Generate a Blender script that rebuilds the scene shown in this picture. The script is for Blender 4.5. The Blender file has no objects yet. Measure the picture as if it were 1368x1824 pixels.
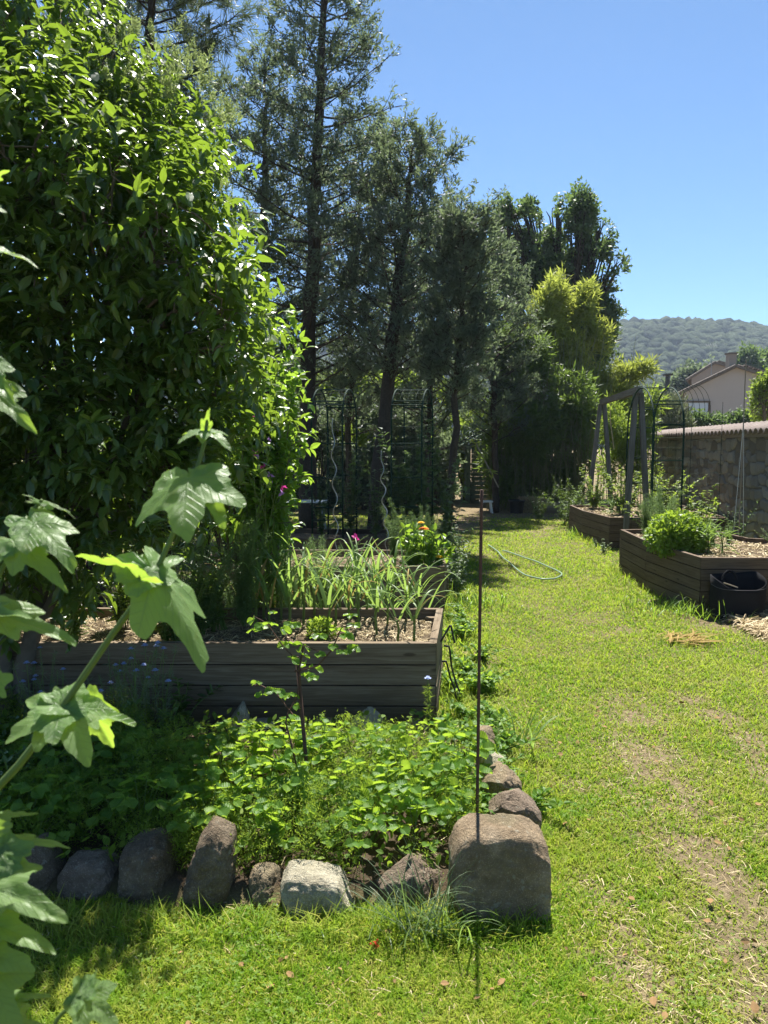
import bpy, math, random
import numpy as np
from mathutils import Vector
rng = np.random.default_rng(7)
random.seed(7)
S = bpy.context.scene
COL = S.collection

# ---------------------------------------------------------------- camera
CAM_H = 1.5; FPX = 1350.0; PITCH = math.atan((912 - 790) / FPX)
cd = bpy.data.cameras.new("camera"); cam = bpy.data.objects.new("camera", cd); COL.objects.link(cam)
cam.location = (0, 0, CAM_H); cam.rotation_euler = (math.pi / 2 - PITCH, 0, 0)
cd.sensor_fit = 'VERTICAL'; cd.sensor_height = 36.0; cd.lens = FPX / 1824 * 36.0
cd.clip_start = 0.05; cd.clip_end = 6000
cd.dof.use_dof = True; cd.dof.focus_distance = 5.0; cd.dof.aperture_fstop = 9.0
S.camera = cam

# ---------------------------------------------------------------- sky and sun
SUN_EL = math.radians(60); SUN_AZ = math.radians(7)     # azimuth measured from +Y towards +X
w = bpy.data.worlds.new("World"); S.world = w; w.use_nodes = True
nt = w.node_tree; nt.nodes.clear()
sky = nt.nodes.new('ShaderNodeTexSky'); sky.sky_type = 'NISHITA'; sky.sun_disc = False
sky.sun_elevation = SUN_EL; sky.sun_rotation = SUN_AZ
sky.altitude = 0; sky.air_density = 0.7; sky.dust_density = 0.0; sky.ozone_density = 2.6
bg = nt.nodes.new('ShaderNodeBackground'); bg.inputs['Strength'].default_value = 0.056
wo = nt.nodes.new('ShaderNodeOutputWorld')
tint = nt.nodes.new('ShaderNodeMix'); tint.data_type = 'RGBA'; tint.blend_type = 'MULTIPLY'; tint.inputs[0].default_value = 1.0; tint.inputs[7].default_value = (0.82, 1.06, 1.16, 1)
nt.links.new(sky.outputs[0], tint.inputs[6]); nt.links.new(tint.outputs[2], bg.inputs['Color']); nt.links.new(bg.outputs[0], wo.inputs['Surface'])
sl = bpy.data.lights.new("sun", 'SUN'); sl.energy = 5.0; sl.angle = math.radians(0.55); sl.color = (1.0, 0.955, 0.88)
so = bpy.data.objects.new("sun", sl); COL.objects.link(so)
sdir = Vector((math.sin(SUN_AZ) * math.cos(SUN_EL), math.cos(SUN_AZ) * math.cos(SUN_EL), math.sin(SUN_EL)))
so.rotation_euler = sdir.to_track_quat('Z', 'Y').to_euler(); so.location = (0, 0, 30)
S.view_settings.view_transform = 'Standard'; S.view_settings.look = 'None'
S.view_settings.exposure = 1.45; S.view_settings.gamma = 1.0
S.render.engine = 'CYCLES'
cy = S.cycles
cy.max_bounces = 7; cy.diffuse_bounces = 3; cy.glossy_bounces = 2; cy.transmission_bounces = 5; cy.transparent_max_bounces = 4
cy.volume_bounces = 0; cy.caustics_reflective = False; cy.caustics_refractive = False
cy.use_denoising = True

# ---------------------------------------------------------------- pixel helpers (photo 1368x1824)
CP, SP_ = math.cos(PITCH), math.sin(PITCH)
def ray(px, py):
    a = (px - 684) / FPX; u = (912 - py) / FPX
    return np.array([a, CP + u * SP_, -SP_ + u * CP])
def G(px, py, z=0.0):
    d = ray(px, py); t = (z - CAM_H) / d[2]
    return np.array([0, 0, CAM_H]) + d * t
def A(px, py, Y):
    d = ray(px, py); return np.array([0, 0, CAM_H]) + d * (Y / d[1])

# ---------------------------------------------------------------- numpy noise
def _h(ix, iy, iz, s):
    n = (ix * 374761393 + iy * 668265263 + iz * 2147483647 + s * 144269) & 0xffffffff
    n = ((n ^ (n >> 13)) * 1274126177) & 0xffffffff
    n = n ^ (n >> 16)
    return (n & 0xffff) / 65535.0
def noise3(p, s=0):
    p = np.asarray(p, float); i = np.floor(p).astype(np.int64); f = p - i; f = f * f * (3 - 2 * f)
    r = 0
    for dx in (0, 1):
        for dy in (0, 1):
            for dz in (0, 1):
                wgt = (f[..., 0] if dx else 1 - f[..., 0]) * (f[..., 1] if dy else 1 - f[..., 1]) * (f[..., 2] if dz else 1 - f[..., 2])
                r = r + wgt * _h(i[..., 0] + dx, i[..., 1] + dy, i[..., 2] + dz, s)
    return r
def fbm(p, o=4, s=0):
    p = np.asarray(p, float); r = 0; a = 0.5; t = 0
    for k in range(o):
        r = r + a * noise3(p, s + k); t += a; a *= 0.5; p = p * 2.03 + 3.1
    return r / t
def in_poly(x, y, poly):
    inside = np.zeros(x.shape, bool); n = len(poly)
    for i in range(n):
        x1, y1 = poly[i][:2]; x2, y2 = poly[(i + 1) % n][:2]
        c = ((y1 > y) != (y2 > y)) & (x < (x2 - x1) * (y - y1) / (y2 - y1 + 1e-12) + x1)
        inside ^= c
    return inside
def seg_dist(x, y, pts):
    d = np.full(np.shape(x), 1e9)
    for (a, b) in zip(pts[:-1], pts[1:]):
        ax, ay, bx, by = a[0], a[1], b[0], b[1]
        L = (bx - ax) ** 2 + (by - ay) ** 2 + 1e-12
        t = np.clip(((x - ax) * (bx - ax) + (y - ay) * (by - ay)) / L, 0, 1)
        d = np.minimum(d, np.hypot(x - ax - t * (bx - ax), y - ay - t * (by - ay)))
    return d

# ---------------------------------------------------------------- mesh building
class MB:
    def __init__(s): s.v = []; s.gr = []; s.f = []; s.m = []; s.n = 0
    def add(s, v, faces, mat=0, gr=None):
        """faces: list of int arrays, each (k, npoly)"""
        v = np.asarray(v, float).reshape(-1, 3)
        if not isinstance(faces, list): faces = [faces]
        for f in faces:
            f = np.asarray(f, np.int64)
            if len(f): s.f.append(f + s.n); s.m.append(np.full(len(f), mat))
        s.v.append(v); s.gr.append(np.zeros_like(v) if gr is None else np.asarray(gr, float).reshape(-1, 3)); s.n += len(v)
    def build(s, name, mats, parent=None, smooth=False, origin=None):
        me = bpy.data.meshes.new(name)
        if not isinstance(mats, (list, tuple)): mats = [mats]
        for m in mats: me.materials.append(m)
        off = np.zeros(3)
        if parent is not None: off = np.array(wloc(parent))
        elif origin is not None: off = np.array(origin)
        v = np.concatenate(s.v) - off
        me.vertices.add(len(v)); me.vertices.foreach_set('co', v.astype(np.float32).ravel())
        sizes = np.concatenate([np.full(len(f), f.shape[1]) for f in s.f])
        loops = np.concatenate([f.ravel() for f in s.f])
        me.loops.add(len(loops)); me.loops.foreach_set('vertex_index', loops.astype(np.int32))
        me.polygons.add(len(sizes)); starts = np.concatenate([[0], np.cumsum(sizes)[:-1]])
        me.polygons.foreach_set('loop_start', starts.astype(np.int32))
        me.polygons.foreach_set('material_index', np.concatenate(s.m).astype(np.int32))
        me.polygons.foreach_set('use_smooth', np.full(len(sizes), bool(smooth)))
        g = np.concatenate(s.gr)
        if np.any(g):
            at = me.attributes.new('gr', 'FLOAT_VECTOR', 'POINT'); at.data.foreach_set('vector', g.astype(np.float32).ravel())
        me.update(calc_edges=True)
        o = bpy.data.objects.new(name, me); COL.objects.link(o)
        if parent is not None: o.parent = parent
        else: o.location = off
        return o
def wloc(o):
    l = np.array(o.location)
    while o.parent is not None: o = o.parent; l = l + np.array(o.location)
    return l
def tag(o, label=None, cat=None, group=None, kind=None):
    if label: o['label'] = label
    if cat: o['category'] = cat
    if group: o['group'] = group
    if kind: o['kind'] = kind
    return o
def thing(name, label, cat, loc=(0, 0, 0), group=None):
    o = bpy.data.objects.new(name, None); COL.objects.link(o); o.location = tuple(float(c) for c in loc); o.empty_display_size = 0.2
    return tag(o, label, cat, group)
def dup(root, loc, rz=0.0, sc=1.0, label=None, group=None):
    r = root.copy(); COL.objects.link(r); r.location = tuple(float(c) for c in loc); r.rotation_euler = (0, 0, rz); r.scale = (sc, sc, sc)
    if label: r['label'] = label
    if group: r['group'] = group
    for ch in root.children:
        c = ch.copy(); COL.objects.link(c); c.parent = r
        for g in ch.children:
            d = g.copy(); COL.objects.link(d); d.parent = c
    return r
def norm(v): return v / (np.linalg.norm(v, axis=-1, keepdims=True) + 1e-9)
def frames(d, n):
    """columns: side, axis(d), normal"""
    d = norm(d); x = norm(np.cross(d, n)); z = np.cross(x, d)
    return np.stack([x, d, z], axis=-1)
def scatter(mb, tmpl, pos, R, sc, mat=0):
    tv, tf = tmpl; tv = np.asarray(tv, float); m = len(pos); n = len(tv)
    if m == 0: return
    sc = np.asarray(sc, float)
    if sc.ndim == 0: sc = np.full((m, 3), float(sc))
    elif sc.ndim == 1: sc = np.repeat(sc[:, None], 3, 1)
    loc = tv[None] * sc[:, None, :]
    v = np.einsum('mij,mnj->mni', R, loc) + pos[:, None, :]
    off = (np.arange(m) * n)[:, None, None]
    fs = [(np.asarray(f)[None] + off).reshape(-1, np.asarray(f).shape[1]) for f in tf]
    mb.add(v.reshape(-1, 3), fs, mat)
def rdir(n, up=0.0, r=None):
    r = r or rng
    v = r.normal(size=(n, 3)); v[:, 2] += up; return norm(v)
def tube(mb, pts, rad, sides=6, mat=0, cap=True):
    pts = np.asarray(pts, float); n = len(pts); rad = np.broadcast_to(np.asarray(rad, float), (n,))
    t = np.gradient(pts, axis=0); t = norm(t)
    ref = np.array([0, 0, 1.0]) if abs(t[0][2]) < 0.9 else np.array([1.0, 0, 0])
    x = norm(np.cross(t, ref)); y = np.cross(t, x)
    a = np.linspace(0, 2 * np.pi, sides, endpoint=False)
    v = pts[:, None, :] + rad[:, None, None] * (np.cos(a)[None, :, None] * x[:, None, :] + np.sin(a)[None, :, None] * y[:, None, :])
    L = np.concatenate([[0], np.cumsum(np.linalg.norm(np.diff(pts, axis=0), axis=1))])
    gr = np.stack([np.broadcast_to(L[:, None], (n, sides)), np.broadcast_to(a[None] * 0.05, (n, sides)), np.full((n, sides), 0.3)], -1)
    i = np.arange(n - 1)[:, None] * sides; j = np.arange(sides)[None]; k = (j + 1) % sides
    q = np.stack([i + j, i + k, i + sides + k, i + sides + j], -1).reshape(-1, 4)
    fs = [q]
    if cap: fs.append(np.array([list(range(sides))[::-1]])); fs.append(np.array([[(n - 1) * sides + c for c in range(sides)]]))
    mb.add(v.reshape(-1, 3), fs, mat, gr.reshape(-1, 3))
BOXF = np.array([[0, 3, 2, 1], [4, 5, 6, 7], [0, 1, 5, 4], [1, 2, 6, 5], [2, 3, 7, 6], [3, 0, 4, 7]])
def box(mb, c, s, mat=0, rz=0.0, seed=None, tilt=None):
    hx, hy, hz = s[0] / 2, s[1] / 2, s[2] / 2
    v = np.array([[-hx, -hy, -hz], [hx, -hy, -hz], [hx, hy, -hz], [-hx, hy, -hz], [-hx, -hy, hz], [hx, -hy, hz], [hx, hy, hz], [-hx, hy, hz]])
    sd = rng.random() * 50 if seed is None else seed
    gr = np.stack([v[:, 0] + sd, v[:, 2] + v[:, 1], np.full(8, sd)], -1)
    if s[2] > s[0] and s[2] > s[1]: gr = np.stack([v[:, 2] + sd, v[:, 0] + v[:, 1], np.full(8, sd)], -1)
    elif s[1] > s[0]: gr = np.stack([v[:, 1] + sd, v[:, 0] + v[:, 2], np.full(8, sd)], -1)
    if tilt is not None: v = v @ np.array(tilt).T
    cz, sz = math.cos(rz), math.sin(rz)
    v = v @ np.array([[cz, -sz, 0], [sz, cz, 0], [0, 0, 1]]).T + np.array(c)
    mb.add(v, BOXF, mat, gr)
def beam(mb, a, b, wdt, thk, side=(1, 0, 0), mat=0):
    """rectangular bar from a to b"""
    a = np.array(a, float); b = np.array(b, float); d = norm(b - a); s = np.array(side, float); s = norm(s - d * np.dot(s, d)); n = np.cross(d, s)
    v = []
    for p in (a, b):
        for (i, j) in ((-1, -1), (1, -1), (1, 1), (-1, 1)): v.append(p + s * wdt / 2 * i + n * thk / 2 * j)
    L = np.linalg.norm(b - a); sd = rng.random() * 50
    gr = [[sd + (L if k > 3 else 0), (0 if k % 4 in (0, 3) else wdt) + (0 if k % 4 < 2 else thk), sd] for k in range(8)]
    mb.add(np.array(v), BOXF, mat, gr)

# ---------------------------------------------------------------- materials
def newmat(name):
    m = bpy.data.materials.new(name); m.use_nodes = True; t = m.node_tree; t.nodes.clear()
    out = t.nodes.new('ShaderNodeOutputMaterial'); return m, t, out
def N(t, typ, **kw):
    n = t.nodes.new(typ)
    for k, v in kw.items():
        if hasattr(n, k): setattr(n, k, v)
    return n
def mixc(t, fac, a, b, blend='MIX'):
    n = t.nodes.new('ShaderNodeMix'); n.data_type = 'RGBA'; n.blend_type = blend
    for s_, val in ((n.inputs[0], fac), (n.inputs[6], a), (n.inputs[7], b)):
        if isinstance(val, bpy.types.NodeSocket): t.links.new(val, s_)
        elif isinstance(val, (int, float)): s_.default_value = val
        else: s_.default_value = (*val[:3], 1)
    return n.outputs[2]
def noise(t, vec, scale, detail=4, rough=0.55, dist=0.0):
    n = t.nodes.new('ShaderNodeTexNoise'); n.inputs['Scale'].default_value = scale; n.inputs['Detail'].default_value = detail
    n.inputs['Roughness'].default_value = rough; n.inputs['Distortion'].default_value = dist
    if vec is not None: t.links.new(vec, n.inputs['Vector'])
    return n.outputs[0]
def ramp(t, fac, stops):
    r = t.nodes.new('ShaderNodeValToRGB'); els = r.color_ramp.elements
    while len(els) < len(stops): els.new(0.5)
    for e, (p, c) in zip(els, stops):
        e.position = p; e.color = (*c, 1) if len(c) == 3 else c
    t.links.new(fac, r.inputs[0]); return r.outputs[0]
def mapping(t, vec, scale=(1, 1, 1)):
    m = t.nodes.new('ShaderNodeMapping'); m.inputs['Scale'].default_value = scale; t.links.new(vec, m.inputs['Vector']); return m.outputs[0]
def math_n(t, op, a, b=None, clamp=False):
    n = t.nodes.new('ShaderNodeMath'); n.operation = op; n.use_clamp = clamp
    for s_, val in ((n.inputs[0], a), (n.inputs[1], b)):
        if val is None: continue
        if isinstance(val, bpy.types.NodeSocket): t.links.new(val, s_)
        else: s_.default_value = val
    return n.outputs[0]
def bump(t, h, strength=0.5, dist=0.02):
    b = t.nodes.new('ShaderNodeBump'); b.inputs['Strength'].default_value = strength; b.inputs['Distance'].default_value = dist
    t.links.new(h, b.inputs['Height']); return b.outputs[0]
def prin(t, col, rough=0.7, spec=0.5, nrm=None, metal=0.0):
    p = t.nodes.new('ShaderNodeBsdfPrincipled')
    if isinstance(col, bpy.types.NodeSocket): t.links.new(col, p.inputs['Base Color'])
    else: p.inputs['Base Color'].default_value = (*col, 1)
    if isinstance(rough, bpy.types.NodeSocket): t.links.new(rough, p.inputs['Roughness'])
    else: p.inputs['Roughness'].default_value = rough
    p.inputs['Specular IOR Level'].default_value = spec; p.inputs['Metallic'].default_value = metal
    if nrm is not None: t.links.new(nrm, p.inputs['Normal'])
    return p.outputs[0]
def geo(t, out='Position'): return t.nodes.new('ShaderNodeNewGeometry').outputs[out]

def leaf_mat(name, cols, trans, tmix=0.45, rough=0.45, spec=0.4, nscale=1.5, npull=0.5, vein=False):
    """cols: dark..light colour stops picked per leaf; trans: colour of light passing through"""
    m, t, out = newmat(name)
    ri = geo(t, 'Random Per Island'); nz = noise(t, geo(t), nscale, 2)
    f = math_n(t, 'ADD', math_n(t, 'MULTIPLY', ri, 1 - npull), math_n(t, 'MULTIPLY', nz, npull))
    n = len(cols); st = [(0.15 + 0.7 * i / max(1, n - 1), c) for i, c in enumerate(cols)]
    c = ramp(t, f, st)
    nrm = None
    vm_ = None
    if vein:
        at = t.nodes.new('ShaderNodeAttribute'); at.attribute_name = 'gr'; sp = t.nodes.new('ShaderNodeSeparateXYZ'); t.links.new(at.outputs['Vector'], sp.inputs[0]); u, v_ = sp.outputs[0], sp.outputs[1]
        main = math_n(t, 'SUBTRACT', 1.0, math_n(t, 'MULTIPLY', v_, 60.0), True)
        ph = math_n(t, 'FRACT', math_n(t, 'MULTIPLY', math_n(t, 'SUBTRACT', u, math_n(t, 'MULTIPLY', v_, 0.9)), 7.5)); sec = math_n(t, 'SUBTRACT', 1.0, math_n(t, 'MULTIPLY', math_n(t, 'ABSOLUTE', math_n(t, 'SUBTRACT', ph, 0.5)), 9.0), True)
        ph2 = math_n(t, 'FRACT', math_n(t, 'MULTIPLY', math_n(t, 'ADD', u, math_n(t, 'MULTIPLY', v_, 1.3)), 26.0)); ter = math_n(t, 'SUBTRACT', 1.0, math_n(t, 'MULTIPLY', math_n(t, 'ABSOLUTE', math_n(t, 'SUBTRACT', ph2, 0.5)), 7.0), True)
        vm_ = math_n(t, 'MAXIMUM', main, math_n(t, 'MAXIMUM', math_n(t, 'MULTIPLY', sec, .65), math_n(t, 'MULTIPLY', ter, .25)))
        nz2 = noise(t, geo(t), 140, 3); nrm = bump(t, math_n(t, 'SUBTRACT', math_n(t, 'MULTIPLY', nz2, .5), vm_), 0.6, 0.0016)
        blot = ramp(t, noise(t, geo(t), 38, 3), [(.62, (0, 0, 0)), (.72, (1, 1, 1))]); c = mixc(t, math_n(t, 'MULTIPLY', blot, .3), c, (.22, .20, .07))
        c = mixc(t, math_n(t, 'MULTIPLY', vm_, .5), c, (.24, .33, .14))
    sh = prin(t, c, rough, spec, nrm)
    tr = t.nodes.new('ShaderNodeBsdfTranslucent')
    tc_ = mixc(t, 0.35, trans, c)
    if vm_ is not None: tc_ = mixc(t, math_n(t, 'MULTIPLY', vm_, .55), tc_, (.12, .22, .02))
    t.links.new(tc_, tr.inputs['Color'])
    mx = t.nodes.new('ShaderNodeMixShader'); mx.inputs[0].default_value = tmix
    t.links.new(sh, mx.inputs[1]); t.links.new(tr.outputs[0], mx.inputs[2]); t.links.new(mx.outputs[0], out.inputs[0])
    return m
def plain(name, col, rough=0.6, spec=0.4, metal=0.0, var=0.25, scale=12, bmp=0.2):
    m, t, out = newmat(name)
    nz = noise(t, geo(t), scale, 5)
    c = mixc(t, nz, tuple(x * (1 - var) for x in col), tuple(min(1, x * (1 + var)) for x in col))
    t.links.new(prin(t, c, rough, spec, bump(t, nz, bmp, 0.01), metal), out.inputs[0]); return m
def wood_mat(name, c1, c2, c3):
    m, t, out = newmat(name)
    at = t.nodes.new('ShaderNodeAttribute'); at.attribute_name = 'gr'
    v = mapping(t, at.outputs['Vector'], (1.2, 26, 0.7)); n1 = noise(t, v, 2.2, 6, 0.6, 1.2)
    n2 = noise(t, mapping(t, at.outputs['Vector'], (3, 120, 1)), 2.0, 3)
    n3 = noise(t, geo(t), 2.3, 3)
    bd = noise(t, mapping(t, at.outputs['Vector'], (0, 0, 3.7)), 1.0, 0)
    c = ramp(t, n1, [(0.3, c1), (0.5, c2), (0.7, c3)])
    c = mixc(t, math_n(t, 'MULTIPLY', n3, 0.5), c, tuple(x * 0.55 for x in c2))
    kn = t.nodes.new('ShaderNodeTexVoronoi'); kn.inputs['Scale'].default_value = 1.0; t.links.new(mapping(t, at.outputs['Vector'], (2.6, 9, 1)), kn.inputs['Vector']); km = ramp(t, kn.outputs['Distance'], [(.06, (1, 1, 1)), (.11, (0, 0, 0))]); c = mixc(t, math_n(t, 'MULTIPLY', km, .75), c, tuple(x * .4 for x in c1))
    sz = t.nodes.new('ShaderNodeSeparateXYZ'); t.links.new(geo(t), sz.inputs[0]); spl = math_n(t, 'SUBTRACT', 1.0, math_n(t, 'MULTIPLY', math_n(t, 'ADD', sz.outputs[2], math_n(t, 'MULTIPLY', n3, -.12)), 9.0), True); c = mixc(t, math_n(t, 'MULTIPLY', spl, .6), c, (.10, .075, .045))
    c = mixc(t, bd, mixc(t, 0.35, c, (c1[0] * .7, c1[1] * .6, c1[2] * .5)), c)
    h = math_n(t, 'ADD', n1, math_n(t, 'MULTIPLY', n2, 0.6))
    t.links.new(prin(t, c, 0.85, 0.2, bump(t, h, 0.35, 0.003)), out.inputs[0]); return m
def stone_mat(name, a, b, c, lich=0.35):
    m, t, out = newmat(name); tc = geo(t)
    n1 = noise(t, tc, 9, 7, 0.65); n2 = noise(t, tc, 80, 4, 0.7); n3 = noise(t, tc, 240, 2, 0.6); n4 = noise(t, tc, 4.2, 5)
    col = ramp(t, n1, [(0.3, a), (0.52, b), (0.72, c)])
    col = mixc(t, math_n(t, 'MULTIPLY', n2, 0.5), col, tuple(x * 0.45 for x in a))
    spk = ramp(t, n3, [(0.55, (0, 0, 0)), (0.68, (1, 1, 1))])
    col = mixc(t, math_n(t, 'MULTIPLY', spk, 0.35), col, tuple(min(1, x * 1.8) for x in c))
    lm = ramp(t, n4, [(0.55, (0, 0, 0)), (0.66, (1, 1, 1))])
    col = mixc(t, math_n(t, 'MULTIPLY', lm, lich), col, (0.16, 0.17, 0.10))
    dirt = ramp(t, noise(t, tc, 17, 6, .7), [(.38, (1, 1, 1)), (.6, (0, 0, 0))]); col = mixc(t, math_n(t, 'MULTIPLY', dirt, .55), col, tuple(x * .35 for x in b))
    pale = ramp(t, noise(t, tc, 33, 4, .6), [(.62, (0, 0, 0)), (.68, (1, 1, 1))]); col = mixc(t, math_n(t, 'MULTIPLY', pale, .5), col, (.34, .33, .26))
    h = math_n(t, 'ADD', math_n(t, 'MULTIPLY', n1, 2.0), math_n(t, 'ADD', n2, math_n(t, 'MULTIPLY', n3, 0.4)))
    t.links.new(prin(t, col, 0.92, 0.15, bump(t, h, 1.0, 0.016)), out.inputs[0]); return m
M = {}
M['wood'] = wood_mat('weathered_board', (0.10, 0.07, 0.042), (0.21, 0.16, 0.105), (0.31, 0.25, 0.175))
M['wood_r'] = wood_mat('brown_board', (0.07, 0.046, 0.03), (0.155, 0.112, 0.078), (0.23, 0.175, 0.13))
M['wood_g'] = wood_mat('grey_post', (0.09, 0.085, 0.075), (0.17, 0.16, 0.145), (0.26, 0.25, 0.23))
M['wood_p'] = wood_mat('pale_slat', (0.22, 0.18, 0.13), (0.36, 0.31, 0.24), (0.48, 0.42, 0.34))
M['shed'] = wood_mat('green_shed_board', (0.10, 0.14, 0.10), (0.16, 0.21, 0.155), (0.21, 0.26, 0.20))
M['bark'] = plain('dark_bark', (0.06, 0.048, 0.038), 0.95, 0.1, var=0.6, scale=30, bmp=0.9)
M['bark_l'] = plain('light_bark', (0.15, 0.125, 0.095), 0.9, 0.1, var=0.35, scale=25, bmp=0.5)
M['rust'] = plain('rusty_iron', (0.085, 0.045, 0.032), 0.75, 0.3, var=0.4, scale=60)
M['green_metal'] = plain('green_coated_wire', (0.012, 0.035, 0.022), 0.75, 0.15, var=0.1)
M['grey_metal'] = plain('galvanised_wire', (0.30, 0.32, 0.32), 0.55, 0.4, metal=0.3, var=0.1)
M['black_metal'] = plain('black_iron', (0.02, 0.02, 0.02), 0.5, 0.4)
M['fabric'] = plain('black_felt', (0.018, 0.018, 0.02), 0.95, 0.1, var=0.3, scale=150, bmp=0.4)
M['white'] = plain('white_plastic', (0.7, 0.7, 0.68), 0.5)
M['hose'] = plain('pale_green_hose', (0.20, 0.30, 0.20), 0.4, 0.5, var=0.05)
M['leaf_privet'] = leaf_mat('privet_leaf', [(0.025, 0.055, 0.018), (0.045, 0.09, 0.022), (0.075, 0.13, 0.03), (0.14, 0.18, 0.04)], (0.40, 0.60, 0.04), 0.36, 0.3, 0.5, 1.2)
M['leaf_lime'] = leaf_mat('young_leaf', [(0.05, 0.12, 0.018), (0.08, 0.18, 0.025), (0.12, 0.22, 0.03)], (0.42, 0.62, 0.05), 0.5, 0.38, 0.4)
M['leaf_straw'] = leaf_mat('strawberry_leaf', [(0.05, 0.13, 0.02), (0.10, 0.21, 0.03), (0.19, 0.29, 0.04)], (0.50, 0.70, 0.05), 0.5, 0.5, 0.3, 3)
M['leaf_feather'] = leaf_mat('feathery_leaf', [(0.07, 0.14, 0.02), (0.13, 0.22, 0.03), (0.22, 0.30, 0.05)], (0.50, 0.66, 0.06), 0.46, 0.6, 0.2, 3)
M['leaf_con'] = leaf_mat('cypress_foliage', [(0.06, 0.082, 0.068), (0.085, 0.112, 0.092), (0.11, 0.145, 0.11)], (0.24, 0.32, 0.12), 0.45, 0.55, 0.35, 0.8)  # leaf colours lightened and blued to carry the glare veil over the conifers
M['leaf_pine'] = leaf_mat('pine_needle', [(0.05, 0.075, 0.05), (0.08, 0.105, 0.06)], (0.2, 0.27, 0.09), 0.34, 0.5, 0.3, 0.8)
M['leaf_oak'] = leaf_mat('oak_leaf', [(0.045, 0.08, 0.04), (0.075, 0.12, 0.055), (0.10, 0.15, 0.065)], (0.24, 0.36, 0.08), 0.38, 0.5, 0.3, 0.6)
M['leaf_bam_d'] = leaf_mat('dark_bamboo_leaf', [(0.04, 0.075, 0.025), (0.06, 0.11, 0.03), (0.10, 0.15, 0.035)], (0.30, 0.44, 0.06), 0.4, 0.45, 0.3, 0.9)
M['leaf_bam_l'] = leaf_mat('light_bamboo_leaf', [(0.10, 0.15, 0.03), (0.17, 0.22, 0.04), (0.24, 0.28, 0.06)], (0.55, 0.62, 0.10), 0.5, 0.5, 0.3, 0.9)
M['leaf_sun'] = leaf_mat('sunlit_hedge_leaf', [(0.06, 0.11, 0.02), (0.12, 0.19, 0.03), (0.18, 0.24, 0.04)], (0.42, 0.55, 0.07), 0.5, 0.5, 0.3, 0.6)
M['leaf_big'] = leaf_mat('lobed_leaf', [(0.12, 0.21, 0.085), (0.15, 0.25, 0.095), (0.18, 0.29, 0.10)], (0.52, 0.76, 0.04), 0.52, 0.42, 0.4, 6, 0.5, vein=True)
M['stem_big'] = leaf_mat('green_stem', [(0.10, 0.16, 0.035), (0.14, 0.20, 0.045)], (0.30, 0.45, 0.06), 0.25, 0.45, 0.4)
M['leaf_garlic'] = leaf_mat('garlic_leaf', [(0.09, 0.17, 0.05), (0.13, 0.22, 0.06), (0.18, 0.27, 0.07)], (0.40, 0.58, 0.10), 0.45, 0.45, 0.35, 3)
M['leaf_dry'] = leaf_mat('dry_leaf', [(0.35, 0.25, 0.08), (0.45, 0.33, 0.12)], (0.5, 0.36, 0.1), 0.35, 0.7, 0.2)
M['leaf_mint'] = leaf_mat('mint_leaf', [(0.08, 0.15, 0.02), (0.14, 0.23, 0.03), (0.20, 0.30, 0.04)], (0.45, 0.62, 0.05), 0.4, 0.45, 0.4, 4)
M['leaf_asp'] = leaf_mat('asparagus_fern', [(0.07, 0.14, 0.045), (0.11, 0.18, 0.06)], (0.28, 0.4, 0.1), 0.4, 0.6, 0.2, 3)
M['leaf_grey'] = leaf_mat('grey_green_leaf', [(0.13, 0.18, 0.10), (0.19, 0.24, 0.14)], (0.30, 0.38, 0.15), 0.35, 0.6, 0.2, 3)
M['leaf_olive'] = leaf_mat('olive_leaf', [(0.07, 0.09, 0.055), (0.13, 0.15, 0.095)], (0.25, 0.3, 0.12), 0.3, 0.5, 0.3, 1)
M['pet_blue'] = leaf_mat('blue_petal', [(0.36, 0.44, 0.75), (0.48, 0.56, 0.82)], (0.45, 0.55, 0.85), 0.35, 0.6, 0.2)
M['pet_orange'] = leaf_mat('orange_petal', [(0.85, 0.25, 0.01), (0.9, 0.36, 0.02)], (0.95, 0.4, 0.02), 0.35, 0.6, 0.2)
M['pet_yellow'] = leaf_mat('yellow_petal', [(0.85, 0.55, 0.02), (0.9, 0.62, 0.03)], (0.95, 0.7, 0.05), 0.35, 0.6, 0.2)
M['pet_pink'] = leaf_mat('magenta_petal', [(0.42, 0.02, 0.16), (0.55, 0.05, 0.30)], (0.7, 0.08, 0.35), 0.4, 0.6, 0.2)
M['pet_lilac'] = leaf_mat('lilac_petal', [(0.30, 0.15, 0.45), (0.45, 0.25, 0.55)], (0.5, 0.3, 0.6), 0.4, 0.6, 0.2)
M['pet_red'] = leaf_mat('red_petal', [(0.7, 0.05, 0.03), (0.8, 0.09, 0.05)], (0.9, 0.12, 0.08), 0.35, 0.6, 0.2)
M['panicle'] = leaf_mat('pale_bud', [(0.20, 0.26, 0.10), (0.30, 0.34, 0.15)], (0.4, 0.5, 0.15), 0.35, 0.6, 0.2)
M['straw'] = leaf_mat('straw_stalk', [(0.30, 0.22, 0.11), (0.45, 0.35, 0.19), (0.60, 0.50, 0.30)], (0.5, 0.4, 0.2), 0.15, 0.6, 0.3, 8, 0.2)
M['stone_grey'] = stone_mat('grey_granite', (0.21, 0.15, 0.09), (0.33, 0.25, 0.16), (0.47, 0.38, 0.265))
M['stone_dark'] = stone_mat('dark_granite', (0.13, 0.095, 0.062), (0.215, 0.165, 0.11), (0.33, 0.27, 0.19), 0.2)
M['stone_pale'] = stone_mat('pale_limestone', (0.36, 0.32, 0.22), (0.50, 0.45, 0.33), (0.62, 0.57, 0.44), 0.15)
M['stone_brown'] = stone_mat('brown_granite', (0.17, 0.125, 0.09), (0.28, 0.215, 0.155), (0.40, 0.325, 0.25), 0.15)
M['tile'] = plain('weathered_clay_tile', (0.22, 0.18, 0.16), 0.9, 0.2, var=0.4, scale=9, bmp=0.4)
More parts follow.
